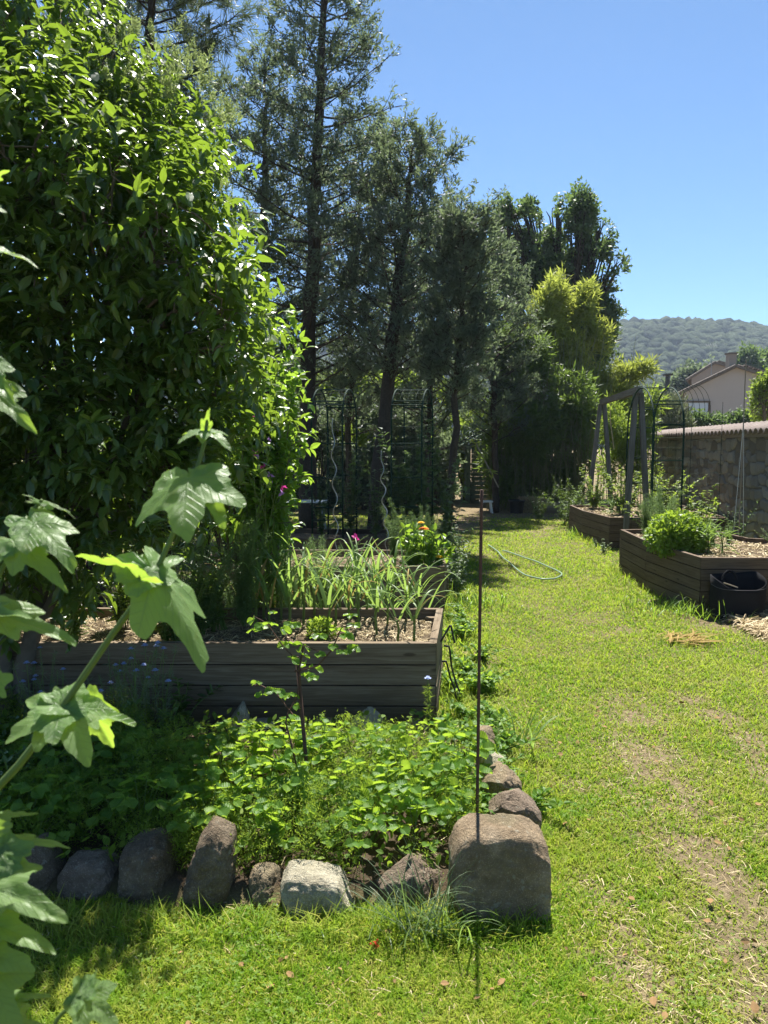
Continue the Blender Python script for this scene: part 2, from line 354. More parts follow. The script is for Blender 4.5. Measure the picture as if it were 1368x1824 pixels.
M['tile_dark'] = plain('brown_roof_tile', (0.14, 0.118, 0.10), 0.9, 0.2, var=0.4, scale=2)
M['render_pink'] = plain('beige_render', (0.44, 0.39, 0.35), 0.95, 0.1, var=0.06, scale=1.5, bmp=0.1)
M['render_dark'] = plain('old_render', (0.30, 0.25, 0.21), 0.95, 0.1, var=0.1, scale=1.5)
def mulch_mat():
    m, t, out = newmat('mulch'); g = geo(t)
    n1 = noise(t, g, 45, 6, 0.7, 0.8); n2 = noise(t, g, 5, 3); n3 = noise(t, mapping(t, g, (1, 3.1, 1)), 130, 3)
    c = ramp(t, n1, [(0.3, (0.07, 0.05, 0.033)), (0.48, (0.20, 0.15, 0.095)), (0.62, (0.40, 0.32, 0.21)), (0.8, (0.5, 0.42, 0.29))])
    c = mixc(t, math_n(t, 'MULTIPLY', n2, 0.7), c, (0.14, 0.10, 0.065))
    t.links.new(prin(t, c, 0.95, 0.1, bump(t, math_n(t, 'ADD', n1, n3), 0.9, 0.03)), out.inputs[0]); return m
M['mulch'] = mulch_mat()
def soil_mat():
    m, t, out = newmat('dark_soil'); g = geo(t); n1 = noise(t, g, 30, 6, 0.7)
    c = ramp(t, n1, [(0.3, (0.03, 0.022, 0.015)), (0.6, (0.09, 0.065, 0.043)), (0.75, (0.2, 0.15, 0.1))])
    t.links.new(prin(t, c, 0.95, 0.1, bump(t, n1, 0.9, 0.03)), out.inputs[0]); return m
M['soil'] = soil_mat()

# ---------------------------------------------------------------- key outlines on the ground
BED1 = [(-2.25, 3.93), (0.275, 3.92), (0.375, 4.78), (-2.25, 4.80)]; H1 = 0.45
BED2 = [(-1.7, 6.62), (0.53, 6.62), (0.66, 7.65), (-1.7, 7.7)]; H2 = 0.42
BED3 = [(-1.9, 8.75), (0.35, 8.75), (0.5, 9.7), (-1.9, 9.8)]; H3 = 0.40
BEDA = [(2.79, 6.6), (5.7, 6.53), (5.7, 7.2), (3.88, 8.0), (3.80, 8.95), (2.76, 8.8), (2.70, 7.74)]; HA = 0.5
BEDB = [(3.22, 10.74), (4.9, 10.7), (5.1, 12.9), (3.18, 12.95), (3.12, 11.9)]; HB = 0.45
STRAWB = [(-2.6, 2.45), (-1.2, 2.43), (-0.45, 2.34), (0.25, 2.32), (0.42, 2.5), (0.44, 3.2), (0.42, 3.62), (0.2, 3.80), (-1.0, 3.82), (-2.6, 3.85)]
P_ = lambda px, py: G(px, py)[:2]
BARE = [P_(1120, 1240), P_(1150, 1330), P_(1190, 1430), P_(1250, 1530), P_(1330, 1660), P_(1400, 1850)]
BARE2 = [P_(1060, 1600), P_(1120, 1700), P_(1180, 1800), P_(1250, 1900)]
BARE3 = [P_(1230, 1250), P_(1320, 1300), P_(1400, 1420), P_(1420, 1550)]
STRAW_POLY = [P_(1255, 1085), P_(1400, 1075), P_(1500, 1110), P_(1500, 1170), P_(1340, 1145), P_(1255, 1115)]
def bareness(x, y):
    p = np.stack([x * 1.7, y * 1.7, np.zeros_like(x)], -1)
    n = fbm(p, 4, 3); n2 = fbm(p * 3.5, 3, 9)
    b = np.zeros_like(x)
    for pl, wd in ((BARE, 0.26), (BARE2, 0.2), (BARE3, 0.2)):
        d = seg_dist(x, y, pl); b = np.maximum(b, np.clip(1.25 - d / (wd * (0.35 + 1.3 * n)), 0, 1))
    b = np.maximum(b * np.clip(-.35 + 2.3 * n2, 0, 1) * .85, np.clip((n - 0.58) * 5, 0, 1) * 0.6)
    right = np.clip((x - 0.9) / 1.2, 0, 1) * np.clip((5.5 - y) / 3, 0, 1)
    b = np.maximum(b, right * np.clip((n2 - 0.44) * 4, 0, 0.7))
    b = np.maximum(b, np.clip(1.3 - seg_dist(x, y, [P_(1290, 1105), P_(1430, 1120)]) / 0.45, 0, 1))
    b = np.maximum(b, np.clip((y - 14.6) / 1.0, 0, 1) * np.clip((x - .5) / .5, 0, 1) * 0.85)
    b = np.maximum(b, np.clip(1.2 - seg_dist(x, y, [(1.1, 13.0), (1.9, 15.5)]) / 0.7, 0, 1) * 0.9)
    return np.clip(b, 0, 1)
def ground_z(x, y):
    p = np.stack([x * 0.9, y * 0.9, np.zeros_like(x)], -1)
    return (fbm(p, 3, 21) - 0.5) * 0.05 * np.clip(1 - (np.abs(y - 8) - 12) / 5, 0, 1)
def build_ground():
    far = [30, 45, 70, 110, 200, 350, 460, 590]
    xs = np.concatenate([[-f for f in far[::-1]], np.linspace(-20, -5, 12), np.arange(-4, 9, 0.06), np.linspace(9.5, 22, 14), far[1:]])
    ys = np.concatenate([[-f for f in far[::-1]], np.linspace(-18, 0, 14), np.arange(1.0, 18, 0.06), np.linspace(18.5, 28, 12), far])
    X, Y = np.meshgrid(xs, ys); Z = ground_z(X, Y)
    Z = Z + 0.05 * in_poly(X, Y, STRAWB)
    v = np.stack([X, Y, Z], -1).reshape(-1, 3); nx, ny = len(xs), len(ys)
    i = np.arange(ny - 1)[:, None] * nx; j = np.arange(nx - 1)[None]
    q = np.stack([i + j, i + j + 1, i + nx + j + 1, i + nx + j], -1).reshape(-1, 4)
    bare = bareness(X, Y); soil = in_poly(X, Y, STRAWB).astype(float)
    soil = np.maximum(soil, in_poly(X, Y, [(-2.6, 3.8), (0.25, 3.8), (0.25, 4.0), (-2.6, 4.0)]) * 1.0)
    soil = np.maximum(soil, ((X < 0.2) & (Y > 4.7) & (Y < 10)) * 0.8)
    mb = MB(); mb.add(v, q, 0, np.stack([bare, soil, np.ones_like(bare)], -1))
    m, t, out = newmat('lawn_ground'); at = t.nodes.new('ShaderNodeAttribute'); at.attribute_name = 'gr'
    sp = t.nodes.new('ShaderNodeSeparateXYZ'); t.links.new(at.outputs['Vector'], sp.inputs[0])
    g = geo(t); n1 = noise(t, g, 26, 6, 0.7); n2 = noise(t, g, 3, 4); n3 = noise(t, g, 160, 3, 0.7)
    green = mixc(t, n2, (0.08, 0.11, 0.025), (0.16, 0.15, 0.05)); green = mixc(t, n1, green, (0.19, 0.15, 0.08))
    tan = ramp(t, n1, [(0.3, (0.12, 0.085, 0.05)), (0.5, (0.25, 0.19, 0.115)), (0.7, (0.40, 0.32, 0.20))])
    tan = mixc(t, math_n(t, 'MULTIPLY', n3, 0.5), tan, (0.10, 0.07, 0.04))
    c = mixc(t, sp.outputs[0], green, tan)
    c = mixc(t, sp.outputs[1], c, mixc(t, n1, (0.035, 0.025, 0.016), (0.13, 0.095, 0.06)))
    t.links.new(prin(t, c, 0.95, 0.1, bump(t, math_n(t, 'ADD', n1, n3), 0.8, 0.02)), out.inputs[0])
    o = mb.build('ground', m, smooth=True); tag(o, kind='structure')
build_ground()

# ---------------------------------------------------------------- lawn grass
def build_grass(n=560000):
    th = rng.uniform(-0.62, 0.62, n); r = 1.55 * np.exp(rng.random(n) ** .93 * math.log(18.5 / 1.55))
    x = r * np.sin(th); y = r * np.cos(th)
    bare = bareness(x, y)
    keep = rng.random(n) > bare * 0.93
    for P in (BED1, BED2, BED3, BEDA, BEDB, STRAWB): keep &= ~in_poly(x, y, P)
    keep &= ~((x < 0.25) & (y > 3.7) & (y < 9.8) & (rng.random(n) > 0.15))
    keep &= ~((x < -0.2) & (y > 9.8) & (rng.random(n) > 0.5))
    keep &= (x < 5.3) & (y < 16.2)
    x, y, r, bare = x[keep], y[keep], r[keep], bare[keep]; n = len(x)
    p = np.stack([x, y, np.zeros(n)], -1); tuft = fbm(p * 2.6, 3, 40); big = fbm(p * 0.9, 2, 50)
    L = (0.010 + 0.032 * tuft + 0.016 * rng.random(n)) * (1 - 0.4 * bare) * (0.8 + 0.5 * big)
    edge = seg_dist(x, y, [(2.74, 6.5), (2.62, 7.7), (2.68, 8.9)]); edge = np.minimum(edge, seg_dist(x, y, [(3.15, 10.6), (3.02, 12.9)]))
    edge = np.minimum(edge, seg_dist(x, y, [(0.5, 3.3), (0.36, 4.0), (0.46, 4.9), (0.6, 6.5), (0.8, 7.7)]) * 0.75)
    edge = np.minimum(edge, seg_dist(x, y, [(-2, 2.3), (-0.5, 2.2), (0.45, 2.2), (0.55, 3.4)]) * 3.0)
    e = np.clip(1 - edge / 0.28, 0, 1) * (rng.random(n) < 0.4)
    L = L * (1 + 3.0 * e * rng.random(n))
    W = 0.0007 + 0.0008 * rng.random(n) + 0.00045 * r
    az = rng.uniform(0, 2 * np.pi, n); lean = rng.uniform(0.1, 1.3, n)
    d = np.stack([np.cos(az) * np.sin(lean), np.sin(az) * np.sin(lean), np.cos(lean)], -1)
    side = np.stack([-np.sin(az), np.cos(az), np.zeros(n)], -1)
    tw = rng.uniform(-0.8, 0.8, n)[:, None]
    side = norm(side + tw * np.stack([np.cos(az), np.sin(az), np.zeros(n)], -1))
    base = np.stack([x, y, ground_z(x, y) - 0.003], -1)
    mid = base + d * (L * 0.55)[:, None]
    tip = mid + (d + np.stack([np.cos(az), np.sin(az), np.full(n, -0.35)], -1) * 0.6) * (L * 0.5)[:, None]
    sw = side * W[:, None]
    v = np.stack([base - sw, base + sw, mid + sw * .8, mid - sw * .8, tip], 1).reshape(-1, 3)
    o = np.arange(n)[:, None] * 5
    mb = MB(); mb.add(v, [o + np.array([[0, 1, 2, 3]]), o + np.array([[3, 2, 4]])])
    m, t, out = newmat('lawn_grass'); g = geo(t); ri = geo(t, 'Random Per Island')
    n1 = noise(t, g, 1.6, 4); n2 = noise(t, g, 9, 3)
    c = ramp(t, ri, [(0.0, (0.08, 0.17, 0.010)), (0.45, (0.16, 0.285, 0.014)), (0.74, (0.28, 0.375, 0.022)), (0.84, (0.42, 0.39, 0.06)), (1.0, (0.56, 0.48, 0.17))])
    c = mixc(t, ramp(t, n1, [(0.42, (0, 0, 0)), (0.62, (0.65, 0.65, 0.65))]), c, (0.37, 0.375, 0.07))
    c = mixc(t, ramp(t, n2, [(0.48, (0, 0, 0)), (0.66, (0.75, 0.75, 0.75))]), c, (0.11, 0.24, 0.010))
    sh = prin(t, c, 0.6, 0.15); tr = t.nodes.new('ShaderNodeBsdfTranslucent'); t.links.new(mixc(t, 0.45, (0.52, 0.72, 0.045), c), tr.inputs['Color'])
    mx = t.nodes.new('ShaderNodeMixShader'); mx.inputs[0].default_value = 0.42
    t.links.new(sh, mx.inputs[1]); t.links.new(tr.outputs[0], mx.inputs[2]); t.links.new(mx.outputs[0], out.inputs[0])
    tag(mb.build('grass', m), 'short sunlit lawn grass with dry patches between the raised beds', 'grass', kind='stuff')
build_grass()

# leaf templates ------------------------------------------------------------
def leaf_t(wd=0.22, fold=0.06, droop=0.12):
    v = [[0, 0, 0], [-wd * .8, .25, fold], [0, .27, 0], [wd * .8, .25, fold], [-wd, .5, fold * .7 - droop * .25], [0, .52, -droop * .3], [wd, .5, fold * .7 - droop * .25],
         [-wd * .6, .78, -droop * .6 + fold * .4], [0, .78, -droop * .7], [wd * .6, .78, -droop * .6 + fold * .4], [0, 1, -droop * 1.3]]
    q = [[1, 2, 5, 4], [2, 3, 6, 5], [4, 5, 8, 7], [5, 6, 9, 8]]; tr = [[0, 2, 1], [0, 3, 2], [7, 8, 10], [8, 9, 10]]
    return (v, [q, tr])
def dia_t(wd=0.25, z=0.0): return ([[0, 0, 0], [wd, .45, z], [0, 1, 0], [-wd, .45, z]], [[[0, 1, 2, 3]]])
def cluster_t(n, base, spread=1.0, seed=1, length=(0.5, 1.0), off=0.3, planar=False):
    r = np.random.default_rng(seed); vs = []; fs = {}; c = 0; bv, bf = base; bv = np.array(bv, float)
    d = r.normal(size=(n, 3)) * np.array([spread, 0.5, spread * (0.25 if planar else 1)]) + np.array([0, 1.0, 0])
    p = r.normal(size=(n, 3)) * np.array([off * .6, off, off * .6]) * (np.array([1, 1, .3]) if planar else 1)
    R = frames(d, r.normal(size=(n, 3)) + np.array([0, 0, 2.0]))
    for k in range(n):
        s_ = r.uniform(*length); vs.append((bv * s_) @ R[k].T + p[k])
        for f in bf:
            f = np.array(f); fs.setdefault(f.shape[1], []).append(f + c)
        c += len(bv)
    return (np.concatenate(vs), [np.concatenate(f) for f in fs.values()])
LEAF = leaf_t(); LEAF_N = leaf_t(0.13, 0.04, 0.15); LEAF_W = leaf_t(0.32, 0.05, 0.1); DIA = dia_t(); DIA_N = dia_t(0.11)
SPRAY = [cluster_t(11, dia_t(0.16), 0.75, s, (0.3, 0.75), 0.32) for s in (1, 2, 3)]
OAKC = [cluster_t(8, dia_t(0.3, 0.05), 0.9, s, (0.35, 0.6), 0.35) for s in (4, 5, 6)]
BAMC = [cluster_t(7, dia_t(0.1, 0.02), 0.8, s, (0.5, 1.0), 0.3) for s in (7, 8, 9)]
NEED = [cluster_t(16, dia_t(0.03), 0.7, s, (0.7, 1.0), 0.15) for s in (10, 11)]
FEATH = [cluster_t(26, dia_t(0.10), 0.9, s, (0.12, 0.3), 0.36, False) for s in (12, 13, 14)]

def vol_scatter(mb, tmpls, blobs, dens, size, shell=0.55, up=0.3, gap=0.0, gf=2.0, mat=0, droop=0.0, seed=0, squash=1.0, updir=None):
    """blobs: (x,y,z,rx,ry,rz). leaf clumps through the volume, thicker near the surface; gap rejects by noise"""
    for bi, b in enumerate(blobs):
        c = np.array(b[:3]); R3 = np.array(b[3:6]); n = int(dens * (R3[0] * R3[2] + R3[1] * R3[2] + R3[0] * R3[1]))
        u = rdir(n); rr = (1 - (1 - shell) * rng.random(n) ** 1.5)
        rr = rr * (0.55 + 0.9 * (1 if size > .08 else .35) + 0 * fbm(u, 1)) if False else rr * ((0.55 if size > .08 else .85) + (0.9 if size > .08 else .3) * fbm(u * 2.6 + bi * 7, 3, seed + bi))
        p = c + u * rr[:, None] * R3
        if gap > 0:
            k = fbm(p * gf, 3, seed + 60) > gap; p, u = p[k], u[k]
        n = len(p)
        d = norm(u + rng.normal(size=(n, 3)) * 0.6 + np.array([0, 0, up - droop])); nn = norm(rng.normal(size=(n, 3)) * 0.6 + np.array([0, 0, 1.0]) + u * 0.4)
        fr = frames(d, nn); s_ = rng.uniform(size * .7, size * 1.3, n); ch = rng.integers(0, len(tmpls), n)
        for k, tm in enumerate(tmpls):
            sel = ch == k; scatter(mb, tm, p[sel], fr[sel], s_[sel], mat)

# ---------------------------------------------------------------- raised beds
def offset_poly(poly, d):
    n = len(poly); P = np.array(poly, float); out = []
    for i in range(n):
        a, b, c = P[i - 1], P[i], P[(i + 1) % n]
        e1 = norm(b - a); e2 = norm(c - b); n1 = np.array([-e1[1], e1[0]]); n2 = np.array([-e2[1], e2[0]])
        bis = norm(n1 + n2); out.append(b + bis * d / max(0.3, np.dot(bis, n1)))
    return np.array(out)
def raised_bed(name, label, poly, H, nb, mat, group, soilz=0.06):
    root = thing(name, label, 'raised bed', (poly[0][0], poly[0][1], 0), group)
    Pn = np.array(poly, float); inn = offset_poly(poly, 0.038); n = len(poly); hb = H / nb
    for i in range(n):
        a, b, c, d = Pn[i], Pn[(i + 1) % n], inn[(i + 1) % n], inn[i]; L = np.linalg.norm(b - a)
        for k in range(nb):
            z0, z1 = k * hb + (0.0 if k else -0.05), (k + 1) * hb - (0.0075 if k < nb - 1 else 0.0); jit = rng.uniform(-0.003, 0.003, 2); e = norm(b - a); nn = np.array([e[1], -e[0]])
            a2, b2 = a + nn * (0.002 + jit[0]), b + nn * (0.002 + jit[1]); sd = rng.random() * 40; mb = MB()
            ins = 0.0015; a2 = a2 + e * ins; b2 = b2 - e * ins; c2 = c - e * ins; d2 = d + e * ins
            v = [(*a2, z0), (*b2, z0), (*c2, z0), (*d2, z0), (*a2, z1), (*b2, z1), (*c2, z1), (*d2, z1)]
            gr = [(sd, z0, sd), (sd + L, z0, sd), (sd + L, z0 + .04, sd), (sd, z0 + .04, sd), (sd, z1, sd), (sd + L, z1, sd), (sd + L, z1 + .04, sd), (sd, z1 + .04, sd)]
            mb.add(v, BOXF, 0, gr); mb.build('board', mat, root)
    # posts inside the corners
    ins2 = offset_poly(poly, 0.075)
    for i in range(n):
        mb = MB(); box(mb, (ins2[i][0], ins2[i][1], H / 2 - 0.03), (0.06, 0.06, H - 0.02)); mb.build('post', mat, root)
    # mulch surface
    inner = offset_poly(poly, 0.04); lo = inner.min(0); hi = inner.max(0); st = 0.035
    xs = np.arange(lo[0], hi[0] + st, st); ys = np.arange(lo[1], hi[1] + st, st); X, Y = np.meshgrid(xs, ys)
    Z = H - soilz + (fbm(np.stack([X * 5, Y * 5, X * 0], -1), 4, 5) - 0.5) * 0.07
    ok = in_poly(X, Y, inner)
    nx = len(xs); i = np.arange(len(ys) - 1)[:, None] * nx; j = np.arange(nx - 1)[None]
    q = np.stack([i + j, i + j + 1, i + nx + j + 1, i + nx + j], -1).reshape(-1, 4); okf = ok.ravel(); q = q[okf[q].any(1)]
    # clamp verts outside to border region by pulling them down a bit
    vv = np.stack([X, Y, Z], -1).reshape(-1, 3)
    cen = inner.mean(0)
    for _ in range(3):
        bad = ~in_poly(vv[:, 0], vv[:, 1], inner); vv[bad, :2] += (cen - vv[bad, :2]) * 0.02
    mb = MB(); mb.add(vv, q); s = mb.build('mulch', M['mulch'], root, smooth=True)
    # straw pieces on the mulch
    return root
def straw_scatter(mb, x, y, z, L=(0.02, 0.07), wd=0.0010, mat=0, tilt=0.25):
    n = len(x); az = rng.uniform(0, 2 * np.pi, n); el = rng.normal(0, tilt, n)
    d = np.stack([np.cos(az) * np.cos(el), np.sin(az) * np.cos(el), np.sin(el)], -1)
    fr = frames(d, np.tile([0, 0, 1.0], (n, 1)) + rng.normal(size=(n, 3)) * .4)
    l = rng.uniform(*L, n); w_ = wd * rng.uniform(0.7, 1.8, n)
    tm = ([[-1, -.5, 0], [1, -.5, 0], [1, .0, .06], [-1, .0, .06], [1, .5, 0], [-1, .5, 0]], [[[0, 1, 2, 3], [3, 2, 4, 5]]])
    scatter(mb, tm, np.stack([x, y, z], -1), fr, np.stack([w_, l, l], -1), mat)
def bed_straw(root, poly, H, n, soilz=0.06, wd=0.0013):
    P = np.array(poly); lo, hi = P.min(0), P.max(0); x = rng.uniform(lo[0], hi[0], n); y = rng.uniform(lo[1], hi[1], n)
    k = in_poly(x, y, offset_poly(poly, 0.06)); x, y = x[k], y[k]
    z = H - soilz + (fbm(np.stack([x * 5, y * 5, x * 0], -1), 4, 5) - 0.5) * 0.07 + 0.006
    mb = MB(); straw_scatter(mb, x, y, z, wd=wd); o = mb.build('straw_mulch', M['straw'], root); o['kind'] = 'stuff'
GB = 'wooden raised garden beds'
b1 = raised_bed('raised_bed', 'long weathered plank bed in front on the left, with garlic growing in it', BED1, H1, 4, M['wood'], GB); bed_straw(b1, BED1, H1, 6000)
b2 = raised_bed('raised_bed', 'plank bed behind the garlic bed, holding the orange marigolds', BED2, H2, 3, M['wood'], GB); bed_straw(b2, BED2, H2, 2500)
b3 = raised_bed('raised_bed', 'shaded plank bed under the green garden arches', BED3, H3, 3, M['wood_r'], GB)
bA = raised_bed('raised_bed', 'many sided brown plank bed on the right with the round mint bush', BEDA, HA, 5, M['wood_r'], GB, 0.04); bed_straw(bA, BEDA, HA, 7000, 0.04, 0.003)
bB = raised_bed('raised_bed', 'far right plank bed beside the wooden frame', BEDB, HB, 4, M['wood_r'], GB, 0.04); bed_straw(bB, BEDB, HB, 2500, 0.04, 0.004)

# ---------------------------------------------------------------- stones
def stone(poly_px, Y, depth, mat, label, p=3.4, rough=0.10, seed=0, yoff=0.0):
    pts = np.array([A(x, y, Y + depth * (.7 if p > 5 else .35))[[0, 2]] for x, y in poly_px]); c = (pts.min(0) + pts.max(0)) / 2
    nphi, nr = 132, 70
    phi = np.linspace(0, 2 * np.pi, nphi, endpoint=False); Rphi = np.zeros(nphi)
    for k, a in enumerate(phi):
        d = np.array([math.cos(a), math.sin(a)]); best = 0
        for i in range(len(pts)):
            q, r = pts[i] - c, pts[(i + 1) % len(pts)] - c; e = r - q; den = d[0] * e[1] - d[1] * e[0]
            if abs(den) < 1e-9: continue
            t = (q[0] * e[1] - q[1] * e[0]) / den; s_ = (q[0] * d[1] - q[1] * d[0]) / den
            if t > 0 and -1e-6 <= s_ <= 1 + 1e-6: best = max(best, t)
        Rphi[k] = best
    sm = (np.roll(Rphi, 1) + Rphi * 2 + np.roll(Rphi, -1)) / 4 * 1.02
    th = np.linspace(-np.pi / 2, np.pi / 2, nr); sy = np.sign(np.sin(th)) * np.abs(np.sin(th)) ** (2 / p); rho = np.abs(np.cos(th)) ** (2 / p)
    X = c[0] + np.cos(phi)[None] * sm[None] * rho[:, None]; Z = c[1] + np.sin(phi)[None] * sm[None] * rho[:, None]
    Yv = Y + depth / 2 + yoff + sy[:, None] * depth / 2 * np.ones((1, nphi)) + np.clip(Z - c[1], 0, 1) * 0.1
    v = np.stack([X, Yv, Z], -1); size = sm.mean()
    cc = np.array([c[0], Y + depth / 2, c[1]]); nd = norm(v - cc)
    base = (fbm(v / size * 0.9 + seed * 13.7, 2, seed) - 0.5) * size * rough * 1.4
    facet = (np.abs(fbm(v / size * 1.6 + seed * 3.3, 4, seed + 4) - 0.5)) * size * rough * 4.2
    fine = (fbm(v / size * 9 + seed, 4, seed + 9) - 0.5) * size * rough * 0.9
    v = v + nd * (base - facet * 0.6 + fine + size * 0.01)[..., None]
    rs = np.random.default_rng(seed + 500); w_ = v - cc
    for kk in range((26 if rough > .085 else 13) if p < 5 else 8):
        nv = rs.normal(size=3); nv /= np.linalg.norm(nv); sup = (w_ @ nv).max(); ex = np.clip(w_ @ nv - sup * rs.uniform(.70, .95) if rough > .085 else w_ @ nv - sup * (rs.uniform(.9, .995) if p < 5 else rs.uniform(.93, 1.0)), 0, None)
        w_ = w_ - nv * (ex * .92)[..., None]
    v = w_ + cc; nd = norm(w_)
    chip = np.clip(fbm(v / size * 4.5 + seed * 2.1, 4, seed + 30) - .52, 0, 1) * size * .22; grit = (fbm(v / size * 16 + seed, 3, seed + 77) - .5) * size * .035
    v = v + nd * (grit - chip)[..., None]
    i = np.arange(nr - 1)[:, None] * nphi; j = np.arange(nphi)[None]; k = (j + 1) % nphi
    q = np.stack([i + j, i + k, i + nphi + k, i + nphi + j], -1).reshape(-1, 4)
    mb = MB(); mb.add(v.reshape(-1, 3), q)
    base_pt = (c[0], Y + depth / 2, 0)
    o = mb.build('stone', mat, smooth=True, origin=base_pt); return tag(o, label, 'stone', 'stones edging the strawberry bed')
stone([(801, 1505), (812, 1478), (838, 1462), (880, 1461), (925, 1465), (962, 1473), (968, 1492), (966, 1570), (961, 1690), (900, 1700), (805, 1690), (797, 1600)], 2.25, 0.2, M['stone_grey'], 'largest block, tall and square topped, at the bed corner behind the rusty rod', 7.0, 0.05, 1)
stone([(870, 1438), (885, 1418), (915, 1409), (942, 1420), (962, 1445), (965, 1480), (930, 1500), (880, 1490)], 2.68, 0.2, M['stone_brown'], 'rough reddish brown stone right behind the largest block', 3.6, 0.14, 2)
stone([(848, 1390), (862, 1368), (885, 1363), (912, 1380), (932, 1405), (925, 1460), (870, 1480), (850, 1450)], 2.92, 0.2, M['stone_grey'], 'pitted grey stone, second behind the largest block', 3.6, 0.14, 3)
stone([(848, 1350), (870, 1343), (893, 1347), (908, 1362), (890, 1385), (855, 1385)], 3.2, 0.16, M['stone_pale'], 'small flat stone low in the weeds between two grey stones on the right side', 3.6, 0.1, 4)
stone([(838, 1310), (852, 1294), (870, 1297), (885, 1312), (894, 1335), (880, 1370), (845, 1365)], 3.45, 0.18, M['stone_grey'], 'narrow grey stone farthest back on the right side of the strawberry bed', 3.6, 0.1, 5)
stone([(672, 1570), (690, 1535), (722, 1519), (755, 1518), (778, 1532), (790, 1580), (785, 1650), (680, 1650)], 2.32, 0.2, M['stone_brown'], 'brownish stone behind the dark grass tuft, left of the largest block', 2.8, 0.1, 6)
stone([(503, 1560), (516, 1540), (545, 1541), (580, 1545), (608, 1552), (622, 1578), (641, 1610), (636, 1665), (590, 1680), (545, 1672), (520, 1640)], 2.26, 0.17, M['stone_pale'], 'wide pale flat topped block, the lightest stone of the front row', 6.0, 0.07, 7)
stone([(432, 1590), (440, 1560), (460, 1545), (478, 1543), (498, 1562), (512, 1600), (508, 1640), (440, 1640)], 2.32, 0.15, M['stone_grey'], 'small pyramid shaped stone between the pointed stone and the wide pale block', 2.4, 0.12, 8)
stone([(322, 1600), (335, 1545), (352, 1500), (376, 1467), (395, 1478), (412, 1490), (415, 1550), (412, 1610), (405, 1650), (325, 1650)], 2.31, 0.2, M['stone_dark'], 'tall sharply pointed dark stone in the front row', 2.8, 0.08, 9)
stone([(212, 1560), (216, 1520), (240, 1502), (270, 1499), (293, 1510), (304, 1545), (310, 1600), (300, 1640), (215, 1640)], 2.34, 0.22, M['stone_dark'], 'round dark boulder left of the pointed stone', 3.0, 0.07, 10)
stone([(308, 1560), (318, 1546), (332, 1550), (336, 1600), (312, 1612)], 2.42, 0.1, M['stone_grey'], 'little stone wedged between the round boulder and the pointed stone', 3.6, 0.1, 11)
stone([(404, 1560), (418, 1545), (432, 1556), (434, 1600), (408, 1612)], 2.42, 0.1, M['stone_grey'], 'little stone wedged on the right of the pointed stone', 3.6, 0.14, 12)
stone([(105, 1560), (122, 1536), (160, 1534), (190, 1540), (203, 1560), (203, 1610), (180, 1630), (110, 1620)], 2.36, 0.2, M['stone_brown'], 'low tan stone in the shade left of the round boulder', 3.0, 0.08, 13)
stone([(28, 1560), (45, 1515), (62, 1504), (85, 1525), (104, 1555), (102, 1610), (30, 1620)], 2.38, 0.2, M['stone_dark'], 'leftmost dark stone, half hidden by the big lobed leaves', 2.8, 0.08, 14)
stone([(402, 1300), (412, 1268), (424, 1252), (436, 1256), (446, 1290), (452, 1330), (405, 1330)], 3.72, 0.14, M['stone_pale'], 'upright pale wedge of stone in the back row by the bed', 3.0, 0.09, 15)
stone([(446, 1300), (450, 1282), (470, 1279), (492, 1290), (495, 1320), (450, 1320)], 3.74, 0.14, M['stone_pale'], 'low pale stone in the back row, right of the upright wedge', 2.8, 0.1, 16)
stone([(545, 1310), (550, 1285), (566, 1277), (588, 1284), (596, 1315), (590, 1340), (550, 1340)], 3.70, 0.15, M['stone_grey'], 'grey round stone in the back row behind the thin dark stake', 2.8, 0.1, 17)
stone([(612, 1310), (632, 1282), (660, 1261), (680, 1270), (690, 1284), (684, 1320), (620, 1330)], 3.70, 0.16, M['stone_pale'], 'slanted sandy stone with a peaked top in the middle of the back row', 3.0, 0.09, 18)
stone([(694, 1305), (700, 1291), (735, 1286), (770, 1292), (778, 1310), (770, 1330), (700, 1330)], 3.72, 0.14, M['stone_grey'], 'long flat grey stone at the right end of the back row', 3.2, 0.1, 19)
stone([(220, 1310), (226, 1290), (245, 1284), (262, 1296), (266, 1330), (225, 1330)], 3.7, 0.14, M['stone_grey'], 'shaded stone at the left end of the back row among weeds', 2.8, 0.1, 20)

# ---------------------------------------------------------------- strawberry bed
def petal_leaflet(seed=0, teeth=9, wd=0.42):
    """toothed obovate leaflet, axis +Y, pleated along side veins"""
    n = 15; ts = np.linspace(0, 1, n); vs = []; 
    half = wd * np.sin(np.pi * np.clip(ts, 0, 1) ** 1.25) ** 0.75 * (0.92 + 0.08 * ts)
    for k, t_ in enumerate(ts):
        tooth = 1.0 if k % 2 else 0.88
        zz = 0.05 if k % 2 else 0.0
        h = half[k] * tooth
        for s_, f in ((-1, 1.0), (-1, 0.5), (0, 0), (1, 0.5), (1, 1.0)):
            vs.append([s_ * f * h, t_ + f * 0.09 * (1 - t_), abs(s_) * f * 0.13 + zz * f - 0.18 * t_ ** 2])
    q = [[k * 5 + j, k * 5 + j + 1, k * 5 + 5 + j + 1, k * 5 + 5 + j] for k in range(n - 1) for j in range(4)]
    return (np.array(vs), [np.array(q)])
LET = petal_leaflet()
